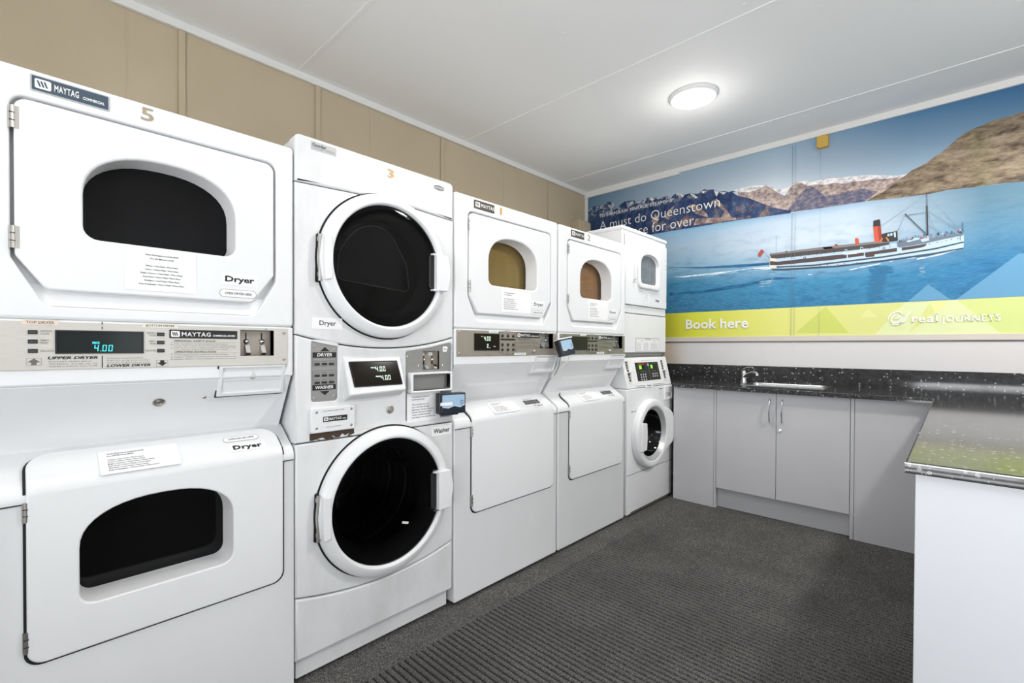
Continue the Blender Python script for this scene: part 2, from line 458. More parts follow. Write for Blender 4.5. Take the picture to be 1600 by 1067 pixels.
# trims: coving, wall battens, cover strips
b = MB(); xyz(b); b.box(XL, XL+.022, YF, YB-.02, 2.777, ZC, TRIM); struct(b.build('trim_1', bevel=.004))
b = MB(); xyz(b); b.box(XL, XR, YB-.022, YB, 2.772, ZC, TRIM); b.box(XL, -1.845, YB-.03, YB, 2.755, 2.788, TRIM); struct(b.build('trim_2', bevel=.004))
b = MB(); xyz(b); b.box(XL, XL+.03, YB-.02, YB, 1.03, ZC-.04, TRIM); struct(b.build('trim_3', bevel=.003))
k = 4
for y, w in ((.59, .03), (1.29, .03), (2.255, .03), (-.37, .03), (3.55, .03)):
    b = MB(); xyz(b); b.box(XL, XL+.014, y-w/2, y+w/2, 0, 2.777, TAN); struct(b.build('trim_%d' % k, bevel=.003)); k += 1
b = MB(); xyz(b)
for y in (.371, 1.648, 2.926): b.box(XL, XL+.0022, y-.0035, y+.0035, 0, 2.777, TAN)
struct(b.build('trim_%d' % k)); k += 1
STRIP = mat('beige_strip', (206, 198, 188), .5)
b = MB(); xyz(b); b.box(XL, XR, YB-.014, YB, 1.232, 1.272, STRIP); b.box(XL, XR, YB-.004, YB, 1.222, 1.232, GREY_PL); struct(b.build('trim_%d' % k, bevel=.002)); k += 1
b = MB(); xyz(b); b.box(-.935, -.915, YB-.002, YB, 1.03, 1.222, PALE); struct(b.build('trim_%d' % k)); k += 1
# frame of the unseen window, added to let the front fill in
b = MB(); b.T = Matrix.Translation((0, 0, -YF)); b.plate(rect(-.55, .75, 1.25, 2.35), TRIM, -.02, 0, [rect(-.5, .8, 1.2, 2.3)])
b.box(.33, .37, .8, 2.3, .03, .07, TRIM); struct(b.build('added_window_1'))

b = MB(); xyz(b); b.box(XR-.02, XR+.1, .49, .55, 0, 2.16, TRIM); b.box(XR-.02, XR+.1, 1.45, 1.505, 0, 2.16, TRIM); b.box(XR-.02, XR+.1, .49, 1.505, 2.1, 2.16, TRIM); struct(b.build('added_door_1'))  # frame of the unseen doorway, added to let the side fill in

# small things high on the walls
o = MB(); o.T = T(); o.plate(rect(-.037, -.045, .037, .045, .004), mat('yellow_plastic', (206, 168, 78), .5), 0, .035, bev=.004)
o.dome(-.03, -.038, .004, .035, .002, DARKSTEEL, 8, 2); o.dome(.03, .038, .004, .035, .002, DARKSTEEL, 8, 2)
place(tag(o.build('junction_box'), 'small yellow square box on the wall just under the ceiling trim', 'junction box'), -.74, YB-.004, 2.722)
r = thing('duct_boxing', 'tan boxed duct stub in the far corner behind the last stack', 'duct', (XL, 4.0, 0))
b = MB(); xyz(b); b.box(0, .11, -.09, .09, 1.95, 2.47, TAN); b.build('casing', r, bevel=.004)
b = MB(); xyz(b); b.box(.11, .128, -.05, .09, 1.96, 2.455, TAN); b.build('cover_panel', r, bevel=.003)

# ------------------------------------------------------------------ lettering shared by several machines
WASHTEXT = ['Wash (Detergent included) $4.00', 'Dry (30 Minutes) $4.00', '', 'Whites = Hot Wash / Warm Rinse', 'Colour = Warm Wash / Warm Rinse',
            'Bright Colours = Cold Wash / Warm Rinse', 'Perm Press = Warm Wash / Warm Rinse', 'Woollens = Cold Wash / Warm Rinse',
            'Knits & Delicates = Warm Wash / Warm Rinse']
def notice(parent, T_, w, h, size=.0042, align='C', name='paper_notice', left=.1, col=INK, pm=PAPER, curl=.0012):
    b = MB(); b.T = T_; b.plate(rect(0, 0, w, h), pm, 0.0003, curl)
    pitch = h*.088; y = h*.88
    for ln in WASHTEXT:
        if ln:
            b.text(ln, w/2 if align == 'C' else w*left, y-size, size, col, c=curl+.0004, align=align, bold=.02, w=len(ln)*size*.62)
        y -= pitch
    return b.build(name, parent)
def maytag_mark(b, a, bb, h, m, bg, c=.0008):
    """rounded square with three slanting strokes"""
    b.flat(rect(a, bb, a+h*1.25, bb+h, h*.16), m, c)
    for k in range(3):
        x = a+h*(.2+.26*k)
        b.flat([(x+h*.14, bb+h*.2), (x+h*.28, bb+h*.2), (x+h*.1, bb+h*.8), (x-h*.06, bb+h*.8)], bg, c+.0004)
def maytag_bar(b, a0, b0, a1, b1, bg, fg=WHITEPRINT, tail='COMMERCIAL', c=.0008, tw=.5):
    h = b1-b0; w = a1-a0
    b.flat(rect(a0, b0, a1, b1, h*.06), bg, c)
    maytag_mark(b, a0+h*.15, b0+h*.16, h*.68, fg, bg, c+.0004)
    b.text('MAYTAG', a0+h*1.15, b0+h*.26, h*.46, fg, w=w*tw-h*.75, c=c+.0005, bold=.02, serif=.05)
    if tail: b.text(tail, a0+w*tw+h*.62, b0+h*.27, h*.2, fg, w=w*(1-tw)-h*.85, c=c+.0005, bold=.025, shear=.15)
def rules(b, a, bb, w, h, n, m=GREYPRINT, c=.0006, heads=()):
    """lines of very small print"""
    words = 'do not open or reach into the dryer while the drum is moving insert coins then push slides in to start'.upper().split()
    random.seed(int(a*1000)+n)
    for i in range(n):
        y = bb+h-(i+.8)*h/n
        t = ' '.join(random.choice(words) for _ in range(max(3, int(w/(h/n)*.28))))
        b.text(t, a, y, h/n*.42, m, w=w*(1 if i % 3 else .86), c=c)
def screw(b, a, bb, r=.006, m=STEEL, c=0.):
    b.dome(a, bb, r, c, r*.5, m, 12, 2)
    b.flat(rect(a-r*.6, bb-r*.12, a+r*.6, bb+r*.12), DARKSTEEL, c+r*.52)
def hinge(parent, a, b0, b1, c=0., m=STEEL):
    b = MB(); b.box(a-.006, a+.012, b0, b1, c, c+.002, m); b.tube([(a, b0, c+.004), (a, b1, c+.004)], .004, m, 10)
    for t in (.33, .67): b.box(a-.0045, a+.0045, b0+(b1-b0)*t-.001, b0+(b1-b0)*t+.001, c+.004, c+.0085, DARKSTEEL)
    return b.build('hinge', parent)
def keylock(parent, T_, r=.010, name='lock'):
    b = MB(); b.T = T_; b.ringrev([(r*1.35, 0), (r*1.3, .002), (r, .003), (r, .001), (r*.62, .001), (r*.62, .005), (r*.45, .0055), (r*.4, .002), (0.0001, .002)], STEEL, n=24)
    return b.build(name, parent)

# side profile of the lower machine's sloping shelf: (c, b)
def shelf_profile(z, back=-.70):
    return [(back, .012), (0, .012), (0, .80*z), (.003, .806*z), (.003, .822*z), (-.003, .838*z), (-.016, .851*z), (-.034, .860*z), (-.115, .915*z), (back, .915*z)]

def stacked_maytag(name, label, cat, y0, Wd, zs, kind, number, numcol, drum, group, badge, panelmat, ustretch=1.0, M0=None):
    """kind 'dryer' has a windowed lower door, 'washer' a plain top-opening lid"""
    U = lambda u: u*Wd/.74
    Z = lambda z: z*zs
    root = thing(name, label, cat, (XFRONT, y0, 0), math.pi/2, group)
    em = M0 or WHITE
    # ---- upper cabinet with its door recess
    b = MB()
    opening = rpoly([(U(.077), Z(1.808), .03), (U(.077), Z(1.412), .02), (U(.135), Z(1.296), .03), (U(.620), Z(1.296), .03), (U(.684), Z(1.412), .02), (U(.684), Z(1.808), .03)], .02, 6)
    b.plate(rect(0, Z(1.262), U(.74), Z(1.878), .012), em, -.035, 0, [opening], bev=.008, hb=.004)
    ro = rect(.003, Z(1.262)+.003, U(.74)-.003, Z(1.878)-.003, .008)
    b.plate(ro, em, -.68, -.030, [rect(.016, Z(1.262)+.016, U(.74)-.016, Z(1.878)-.016)]); b.plate(ro, em, -.70, -.68)
    # sloping lip under the door
    b.add([(U(.085), Z(1.352), -.028), (U(.68), Z(1.352), -.028), (U(.62), Z(1.296), -.001), (U(.135), Z(1.296), -.001), (U(.077), Z(1.412), -.012), (U(.684), Z(1.412), -.012)],
          [[0, 3, 2, 1], [0, 4, 3], [1, 2, 5]], em, 0)
    win = arch(U(.207), U(.562), Z(1.477), Z(1.592), Z(1.719), .032)
    b.plate(offset(opening, -.003), em, -.0345, -.0305, [offset(win, -.006)])
    b.build('upper_cabinet', root)
    # ---- upper door
    b = MB()
    door = rpoly([(U(.084), Z(1.801), .026), (U(.084), Z(1.418), .02), (U(.139), Z(1.336), .025), (U(.610), Z(1.336), .025), (U(.676), Z(1.430), .02), (U(.676), Z(1.801), .026)], .02, 6)
    win = arch(U(.207), U(.562), Z(1.477), Z(1.592), Z(1.719), .032)
    b.plate(door, em, -.030, .0025, [win], bev=.005, hb=.006)
    d = b.build('upper_door', root)
    # door well: white walls running back to the pane
    b = MB(); n = len(win); w2 = offset(win, -.0005)
    vs = [(x, y, -.002) for x, y in w2]+[(x, y, -.078) for x, y in offset(win, .003)]
    b.add(vs, [[i, i+n, (i+1) % n+n, (i+1) % n] for i in range(n)], WHITE_PL); b.build('window_surround', d)
    b = MB()
    if drum is None: b.plate(offset(win, -.004), GLASS_BLACK, -.082, -.079)
    else:
        b.plate(offset(win, -.004), GLASS_CLEAR, -.082, -.079)
    b.build('window_pane', d)
    if drum is not None:
        b = MB(); vs = []; k = 24; am, bm_ = U(.385), Z(1.60)
        for i in range(k+1):
            t = i/k; a = am-.30+.62*t; c = -.112+.016*math.sin(math.pi*t)
            if kind == 'washer' and number == '2': c += .004*math.sin(t*30)
            vs += [(a, bm_-.18, c), (a, bm_+.18, c)]
        b.add(vs, [[2*i, 2*i+2, 2*i+3, 2*i+1] for i in range(k)], drum); b.build('drum', root)
    for z0, z1 in ((1.722, 1.776), (1.432, 1.486)): hinge(d, U(.081), Z(z0), Z(z1), .001)
    # stickers on the door
    pw = .222 if kind == 'washer' else .165
    notice(d, T(U(.290), Z(1.352), .0026), pw, .112 if kind == 'washer' else .116, .0040, 'C' if kind == 'dryer' else 'L', left=.08 if kind == 'washer' else .1)
    b = MB(); b.T = T(U(.522), Z(1.388), .0026); b.plate(rect(0, 0, .103, .036), PAPER, 0, .0007)
    b.text('Dryer', .0515, .011, .0165, BLACK, w=.083 if kind == 'dryer' else .076, align='C', c=.0012, bold=.03 if kind == 'dryer' else .02, serif=0 if kind == 'dryer' else .03); b.build('dryer_label', d)
    b = MB(); b.T = T(U(.517), Z(1.350), .0026); o_ = rect(0, 0, .104, .024, .0119, 7)
    b.plate(o_, GREYPRINT, 0, .0004); b.plate(offset(o_, .0011), PAPER, .0001, .0008); b.text('OPEN DRYER HERE', .052, .0085, .0072, BLACK, w=.076, align='C', c=.0012, bold=.01); b.build('sticker', d)
    # badge and number on the cabinet brow
    b = MB(); b.T = T(U(.112), Z(1.826), 0)
    if kind == 'dryer': b.plate(rect(0, 0, .148, .040, .003), SILVER, 0, .002, bev=.001); maytag_bar(b, .003, .003, .145, .037, badge, c=.0024)
    else:
        b.plate(rect(0, 0, .133, .040, .003), badge, 0, .002, bev=.001); maytag_bar(b, .003, .003, .130, .037, BADGE_DK, WHITEPRINT, '', c=.0024, tw=.93)
    b.build('brand_badge', root)
    b = MB(); b.T = T(U(.282) if kind == 'washer' else U(.327), Z(1.831), 0)
    b.text(number, 0, 0, .034, numcol, w=.029 if number != '1' else .014, c=.0014, bold=.012); b.build('numeral', root)
    # ---- control panel
    p0, p1 = Z(1.134), Z(1.256); H = p1-p0
    b = MB(); b.box(.002, U(.74)-.002, Z(1.085), Z(1.262), -.70, -.031, em)
    slot = (.571, .671, .030, .112) if kind == 'dryer' else (U(.589), U(.702), .036, .118)
    b.plate(rect(0, Z(1.092), U(.74), Z(1.262), .008), em, -.03, -.002, [rect(slot[0], p0+slot[2], slot[1], p0+slot[3])], bev=.007, hb=0); b.build('console', root)
    b = MB(); b.T = T(0, p0, -.0015)
    if kind == 'dryer':
        q = lambda u: u+.038            # measured from the left end of the steel panel
        b.plate(rect(.008, 0, .715, H, .002), panelmat, 0, .003, [rect(q(.533), .030, q(.633), .112)], bev=.001)
        c = .0034; b.T = T(0, p0, .0019)
        b.flat(rect(q(.056), .112, q(.121), .123), CREAM, .0003); b.text('TOP DRYER', q(.0885), .1145, .0062, BLACK, w=.050, align='C')
        b.flat(rect(q(.288), .112, q(.370), .1235), CREAM2, .0003); b.text('BOTTOM DRYER', q(.329), .1148, .0058, BLACK, w=.066, align='C')
        for i, (t1, t2) in enumerate((('WHITES &', 'COLORS'), ("PERM'T", 'PRESS'), ('DELICATES', ''))):
            z = .0935-.023*i
            b.text(t1, q(.088), z+(.001 if t2 else -.002), .0042, GREYPRINT, w=.0035*len(t1)*.74)
            if t2: b.text(t2, q(.088), z-.0055, .0042, GREYPRINT, w=.0035*len(t2)*.74)
            b.text(t1, q(.318), z+(.001 if t2 else -.002), .0042, GREYPRINT, w=.0035*len(t1)*.74, align='R')
            if t2: b.text(t2, q(.318), z-.0055, .0042, GREYPRINT, w=.0035*len(t2)*.74, align='R')
        b.flat(rect(q(.2025), .104, q(.2045), .111), BLACK); b.flat(rect(q(.2025), .116, q(.2045), .124), BLACK)
        b.flat(rect(q(.2025), .003, q(.2045), .034), BLACK)
        b.text('UPPER DRYER', q(.101), .0265, .0068, BLACK, w=.094, bold=.03, shear=.25)
        b.text('LOWER DRYER', q(.212), .0045, .0068, BLACK, w=.094, bold=.03, shear=.25)
        rules(b, q(.102), .006, .092, .018, 3); rules(b, q(.213), .013, .090, .018, 3)
        for ax, up in ((.0635, 1), (.319, -1)):
            w = .0265; z0 = .012 if up > 0 else .003; x0 = q(ax)
            b.flat(rect(x0, z0, x0+w, z0+.018, .0015), GREYPRINT, .0004); b.flat(rect(x0+.0006, z0+.0006, x0+w-.0006, z0+.0174, .0015), panelmat, .0007)
            A = [(.5, 1), (.95, .4), (.68, .4), (.68, .0), (.32, .0), (.32, .4), (.05, .4)]
            b.flat([(x0+w*x, z0+.001+.016*(y_ if up > 0 else 1-y_)) for x, y_ in A], GREYPRINT if up > 0 else BLACK, .001)
        maytag_bar(b, q(.349), .083, q(.524), .108, BLACK, tail='COMMERCIAL DRYERS', tw=.53)
        b.text('PERSONAL SAFETY RULES', q(.360), .0735, .0046, GREYPRINT, w=.105, bold=.02, shear=.2); b.flat(rect(q(.352), .0715, q(.524), .0720), GREYPRINT)
        rules(b, q(.360), .048, .160, .022, 4)
        b.text('OPERATING INSTRUCTIONS', q(.362), .0415, .0046, GREYPRINT, w=.105, bold=.02, shear=.2); b.flat(rect(q(.352), .0395, q(.524), .0400), GREYPRINT)
        rules(b, q(.360), .020, .160, .0185, 3)
        for z in (.065, .054, .035, .0285, .0225): b.flat(circ(q(.3545), z, .0011, 8), BLACK)
        b.text('$2', q(.606), .1145, .0042, GREYPRINT, w=.006)
        cp = b.build('control_panel', root)
        for a_ in (.022, .703):
            for z in (.018, .106):
                b = MB(); b.T = T(0, p0, .0016); screw(b, a_, z, .0055, STEEL if a_ > .5 else DARKSTEEL); b.build('screw', cp)
        for a_ in (.075, .329):
            for z in (.0935, .0705, .0475):
                b = MB(); b.T = T(q(a_), p0+z, .0016); b.plate(rect(-.0085, -.005, .0085, .005, .0008), RUBBER, 0, .003, bev=.001); b.flat(rect(-.006, -.001, .006, .0002), GREYPRINT, .0032); b.build('button', cp)
        b = MB(); b.T = T(q(.114), p0+.040, .0016); b.plate(rect(0, 0, .1765, .060, .001), RUBBER, -.001, .003, [rect(.003, .003, .1735, .057)]); b.flat(rect(.003, .003, .1735, .057), SCREEN, .0008)
        b.seg7('4.00', .073, .006, .017, CYAN, .0014); b.text('PRICE', .070, .0255, .0055, CYAN, w=.014, c=.0014, bold=.03); b.build('display', cp)
        slot = (q(.533), q(.633), .030, .112)
    else:
        b.plate(rect(.010, 0, U(.74)-.008, H, .002), panelmat, 0, .003, [rect(U(.589), .036, U(.702), .118)], bev=.001)
        b.T = T(0, p0, .0019)
        # outlined hexagon round the keys
        hx = [(.278, .016), (.338, .001), (.402, .016), (.398, .028), (.398, .108), (.402, .114), (.336, .126), (.272, .114), (.278, .104)]
        hx = [(U(x), y_) for x, y_ in hx]
        b.plate(hx, BLACK, 0, .0004, [offset(ccw(hx), .0014)])
        b.flat(rect(U(.288), .077, U(.390), .086), BLACK); b.text('DRYER', U(.338), .108, .0035, BLACK, w=.02, align='C'); b.text('WASHER', U(.338), .0095, .0035, BLACK, w=.024, align='C')
        for r_, z in enumerate((.0985, .0545, .030)):
            for k in range(3):
                b.text(('WHITES', 'PERM', 'DELICATE', 'HOT', 'WARM', 'BRIGHT', 'PRESS', 'KNITS', 'COLD')[r_*3+k], U(.298+.039*k), z+.0085, .0032, GREYPRINT, w=.022, align='C')
        maytag_bar(b, U(.404), .092, U(.583), .119, BLACK, tail='COMMERCIAL LAUNDRY', tw=.5)
        b.text('PERSONAL SAFETY RULES', U(.412), .0825, .0046, BLACK, w=.10, bold=.02)
        rules(b, U(.412), .060, .165, .019, 3, BLACK); rules(b, U(.412), .036, .165, .019, 3, BLACK)
        b.flat(rect(U(.208), .112, U(.272), .1235), PAPER, .0004); b.text('TOP DRYER', U(.240), .115, .0055, GREYPRINT, w=.045, align='C', c=.001)
        b.flat(rect(U(.388), .003, U(.474), .0145), PAPER, .0004); b.text('BOTTOM WASHER', U(.431), .006, .0055, GREYPRINT, w=.066, align='C', c=.001)
        for x, t in ((.605, '$1'), (.648, '$2')): b.flat(rect(U(x), .1185, U(x)+.018, .1275), PAPER, .0004); b.text(t, U(x)+.009, .1205, .0048, GREYPRINT, align='C', c=.001)
        b.text('UL', U(.200), .006, .008, GREYPRINT, w=.012); b.flat(rect(U(.196), .0045, U(.216), .0052), GREYPRINT)
        cp = b.build('control_panel', root)
        for a_ in (.026, U(.74)-.022):
            for z in (.014, .112):
                b = MB(); b.T = T(0, p0, .0016); screw(b, a_, z, .0055); b.build('screw', cp)
        for z in (.0985, .0545, .030):
            for k in range(3):
                b = MB(); b.T = T(U(.300+.039*k), p0+z, .0016); b.plate(circ(0, 0, .0072, 14), RUBBER, 0, .005, bev=.0015); b.build('button', cp)
        b = MB(); b.T = T(U(.114), p0+.026, .0016); b.plate(rect(0, 0, .168, .082, .001), RUBBER, -.001, .002, [rect(.003, .003, .165, .079)]); b.flat(rect(.003, .003, .165, .079), SCREEN3 if number == '2' else SCREEN2, .0008)
        if number == '1':
            b.seg7('4.00', .062, .048, .020, PALEGREEN, .0014); b.text('PRICE', .044, .066, .0035, PALEGREEN, w=.014, c=.0014)
            b.seg7('0', .082, .014, .018, PALEGREEN, .0014); b.text('MIN', .126, .018, .004, PALEGREEN, w=.014, c=.0014); b.flat(rect(.094, .0135, .106, .0145), PALEGREEN, .0014)
        b.build('display', cp)
        b = MB(); b.T = T(U(.535), p0+.022, .0015); b.ringrev([(.010, 0), (.010, .004), (.007, .012), (.005, .014), (.0001, .0145)], STEEL, n=18); b.build('knob', cp)
        slot = (U(.589), U(.702), .036, .118)
    # coin slides sunk in the panel
    a0, a1, z0, z1 = slot; b = MB(); b.T = T(0, p0, 0); D = -.029
    em2 = STEEL
    b.add([(a0, z0, .001), (a1, z0, .001), (a1, z1, .001), (a0, z1, .001), (a0, z0, D), (a1, z0, D), (a1, z1, D), (a0, z1, D)],
          [[0, 4, 7, 3], [1, 2, 6, 5], [0, 1, 5, 4], [3, 7, 6, 2], [4, 5, 6, 7]], BRUSH_TAN if kind == 'dryer' else BRUSH_GREY)
    w = a1-a0
    for t in (.25, .72):
        x = a0+w*t
        b.box(x-.0015, x+.0015, z1-.032, z1-.008, D, D+.0015, GASKET); b.box(x-.0035, x+.0035, z0+.004, z0+.040, D, D+.002, GASKET)
    sl = b.build('coin_slide_recess', cp)
    for t in (.22, .68):
        x = a0+w*t; b = MB(); b.T = T(x, p0, 0)
        b.add([], [], STEEL); b.prism([(D, z0+.034), (D+.010, z0+.036), (D+.022, z0+.010), (D+.018, z0+.002), (D, z0+.002)], -.002, .011, STEEL)
        b.dome(.004, z0+.046, .0085, D+.002, .008, CHROME, 14, 3); b.build('coin_slide', sl)
    # ---- sloping panel under the console, with the coin box door
    zt, zb, cb_ = Z(1.092), Z(.905), -.118
    slope = math.atan2(-.006-cb_, zt-zb); L = math.hypot(zt-zb, -.006-cb_)
    Ts = T(0, zb, cb_, rx=slope)            # b runs up the slope, c is its outward normal
    b = MB(); b.prism([(-.70, zb-.03), (cb_-.008, zb-.03), (cb_, zb), (-.006, zt), (-.012, zt+.004), (-.70, zt)], .006, U(.74)-.006, em)
    b.build('sloping_panel', root, bevel=.003, fix=True)
    if kind == 'washer':
        b = MB(); b.T = Ts
        o_ = rpoly([(.045, -.004), (U(.70), -.004), (U(.655), .115), (.105, .115)], .012, 4); i_ = rpoly([(.085, .004), (U(.655), .004), (U(.63), .098), (.135, .098)], .008, 4)
        m_ = [(x, y_) for x, y_ in o_]
        n1, n2 = len(o_), len(i_)
        if n1 == n2:
            b.add([(x, y_, .0006) for x, y_ in o_]+[(x, y_, .0055) for x, y_ in i_], [[i, (i+1) % n1, (i+1) % n1+n1, i+n1] for i in range(n1)], em)
            b.flat(i_, em, .0055)
        b.build('raised_panel', root, bevel=0)
    else:
        keylock(root, T(U(.372), zb, cb_, rx=slope) @ T(0, L*.665, .001), .011)
        for a_ in (.486, .700):
            b = MB(); b.T = Ts; screw(b, U(a_), L*.70, .0055, STEEL, .0008); b.build('screw', root)
    # coin box: tapers down to the slope
    x0, x1 = (U(.548), U(.742)-.004) if kind == 'washer' else (U(.516), U(.712))
    b = MB(); zb2 = Z(1.036)
    top = p0-.001
    cs = cb_+(zb2-zb)/(zt-zb)*(-.006-cb_)     # slope depth at the box's foot
    fr = [(x0, top), (x1, top), (x1, zb2), (x0, zb2)]
    t_ = .010
    ofr = [(x0, top, .008), (x1, top, .008), (x1, zb2, cs+.016), (x0, zb2, cs+.016)]
    ifr = [(x0+t_, top-t_*.6, .0075), (x1-t_, top-t_*.6, .0075), (x1-t_, zb2+t_, cs+.022), (x0+t_, zb2+t_, cs+.022)]
    dp = .018 if kind == 'washer' else .006
    inn = [(x, y_, c-dp) for x, y_, c in ifr]; bk = [(x, y_, cs-.03) for x, y_, c in ofr]
    vs = ofr+ifr+inn+bk; F = []
    for i in range(4):
        j = (i+1) % 4; F += [[i, j, j+4, i+4], [i+4, j+4, j+8, i+8], [j, i, i+12, j+12]]
    F += [[8, 9, 10, 11], [12, 15, 14, 13]]
    b.add(vs, F, em); cbx = b.build('coin_box', root, fix=True, bevel=.0012)
    if kind == 'dryer':
     b = MB(); g_ = .0035; q_ = [(x0-g_, top, .0015), (x1+g_, top, .0015), (x1+g_, zb2-g_, cs+.003), (x0-g_, zb2-g_, cs+.003)]
     b.add(q_+[(x, y_, c-.02) for x, y_, c in q_], [[0, 3, 2, 1]]+[[i, (i+1) % 4, (i+1) % 4+4, i+4] for i in range(4)], GASKET); b.build('coin_box_gap', root, fix=True)
    am = (x0+x1)/2-.015*(kind == 'washer'); zz = (top*2+zb2)/3+.0; tilt = math.atan2(.0075-(cs+.022), top-zb2)
    cc = .0075+(zz-top)/(zb2+t_-top)*(cs+.022-.0075)-dp
    keylock(cbx, T(am, zz, cc+.0006, rx=tilt), .010)
    # ---- lower cabinet and its lid
    b = MB(); b.prism(shelf_profile(zs), 0, U(.74), em); b.build('lower_cabinet', root, bevel=.009, fix=True)
    b = MB(); b.box(.001, U(.74)-.001, Z(.8025), Z(.8055), -.60, .0040, GASKET); b.build('seam', root)
    b = MB(); b.box(.02, U(.74)-.02, .0, .014, -.66, -.02, GASKET); b.build('foot_rail', root)
    zz0, zz1 = Z(.400), Z(.805)
    lid_w = (U(.100), U(.702))
    def bendfn(off):
        # arc-length along: straight front to zz1-.03, quarter round onto the slope
        s0 = Z(.824); R = .040; phi = math.radians(56); La = R*phi
        def fn(a, s, c):
            if s <= s0: return (a, s, c+off)
            d = s-s0
            if d <= La:
                th = d/R; cen = (off-R, s0); rr_ = R+c
                return (a, cen[1]+rr_*math.sin(th), cen[0]+rr_*math.cos(th))
            e = d-La; th = phi; nx, ny = math.cos(th), math.sin(th)
            pc, pb = (off-R)+(R+c)*nx, s0+(R+c)*ny
            return (a, pb+e*nx, pc-e*ny)
        return fn, s0, La
    fn, s0, La = bendfn(.006)
    send = s0+La+.092
    for extra, m_, nm in ((.0055, GASKET, 'lid_gap'), (0, em, 'lower_door')):
        b = MB(); o_ = rpoly([(lid_w[0]-extra, zz0-extra, .035), (lid_w[1]+extra, zz0-extra, .035), (lid_w[1]+extra, send, .05), (lid_w[0]-extra, send, .05)], .03, 6)
        holes = []
        if kind == 'dryer':
            lw = arch(U(.196), U(.552), Z(.515), Z(.665), Z(.775), .034); holes = [offset(lw, -extra)]
        b.plate(o_, m_, -.012 if extra else -.010, -.0045 if extra else .0035, holes, bev=0 if extra else .004)
        f2 = (lambda a, s, c: fn(a, s, c))
        b.bend(f2, [s0]+[s0+La*k/8 for k in range(1, 9)], 0)
        q = b.build(nm, root, angle=40)
        if not extra: ld = q
    for z_ in ((.760, .808), (.435, .488)): hinge(ld, U(.099), Z(z_[0]), Z(z_[1]), .0035)
    if kind == 'dryer':
        b = MB(); n = len(lw); 
        vs = [(x, y_, .004) for x, y_ in offset(lw, -.0005)]+[(x, y_, -.085) for x, y_ in offset(lw, .004)]
        b.add(vs, [[i, i+n, (i+1) % n+n, (i+1) % n] for i in range(n)], WHITE_PL); b.build('window_surround', ld)
        b = MB(); b.plate(offset(lw, -.004), GLASS_DARK, -.090, -.086); b.build('window_pane', ld)
        # the cabinet wall must not close the opening: cut by a boolean tool-free recess (see CUT below)
        root['cut'] = 1
    # lid labels lie on its sloping top
    phi = math.radians(56); lc = fn(0, s0+La, .0036); Tt = T(0, lc[1], lc[2], rx=-phi)
    if kind == 'dryer':
        notice(ld, Tt @ T(U(.238), -.022, .0006), .178, .088, .0042, 'L')
        b = MB(); b.T = Tt @ T(U(.540), .040, .0004); o_ = rect(0, 0, .104, .024, .0119, 7); b.plate(o_, GREYPRINT, 0, .0004); b.plate(offset(o_, .0011), PAPER, .0001, .0008)
        b.text('OPEN DRYER HERE', .052, .0085, .0072, BLACK, w=.076, align='C', c=.0012, bold=.01); b.build('sticker', ld)
        b = MB(); b.T = Tt @ T(U(.548), -.006, .0004); b.plate(rect(0, 0, .106, .034), PAPER, 0, .0007); b.text('Dryer', .053, .010, .0165, BLACK, w=.084, align='C', c=.0012, bold=.05, serif=.04); b.build('dryer_label', ld)
    else:
        notice(ld, Tt @ T(U(.25), -.018, .0006), .190, .082, .0040, 'L', col=GREYPRINT)
        b = MB(); b.T = Tt @ T(U(.505), .018, .0004); b.plate(rect(0, 0, .120, .030), DARKSTEEL, 0, .0007); rules(b, .006, .004, .108, .022, 3, WHITEPRINT, .0012)
        b.text('OPEN WASHER HERE', .045, .037, .006, GREYPRINT, w=.07, align='C', c=.0008); b.build('sticker', ld)
        b = MB(); b.T = Tt @ T(U(.545), -.012, .0004); b.plate(rect(0, 0, .092, .026), PAPER, 0, .0007); b.text('Washer', .046, .007, .0145, GREYPRINT, w=.078, align='C', c=.0012, bold=.02, serif=.03); b.build('washer_label', ld)
        if number == '1':
            for a_, z_ in ((.262, .745), (.540, .770), (.268, .618), (.548, .602)):
                b = MB(); b.plate(rect(U(a_)-.004, z_-.002, U(a_)+.004, z_+.045, .003), GREY_PL, .0034, .0039); b.build('tape_mark', ld)
    return root

XFRONT = -1.64
def cut(o, loop, c0, c1):
    """sink a windowed opening into a solid part (boolean, applied at once)"""
    k = MB(); k.plate(loop, GASKET, c0, c1); t = k.build('cutter', o.parent, fix=True)
    md = o.modifiers.new('cut', 'BOOLEAN'); md.object = t; md.solver = 'EXACT'; md.operation = 'DIFFERENCE'
    for m_ in list(o.modifiers):
        if m_ is not md and m_.type == 'BEVEL': bev = (m_.width,); o.modifiers.remove(m_)
    bpy.context.view_layer.update()
    dg = bpy.context.evaluated_depsgraph_get(); me = bpy.data.meshes.new_from_object(o.evaluated_get(dg))
    o.modifiers.clear(); old = o.data; o.data = me; bpy.data.meshes.remove(old); bpy.data.objects.remove(t)
    for p in me.polygons: p.use_smooth = True
    me.set_sharp_from_angle(angle=math.radians(35))
    b = o.modifiers.new('bevel', 'BEVEL'); b.width = .006; b.segments = 2; b.limit_method = 'ANGLE'; b.angle_limit = math.radians(40); b.harden_normals = True

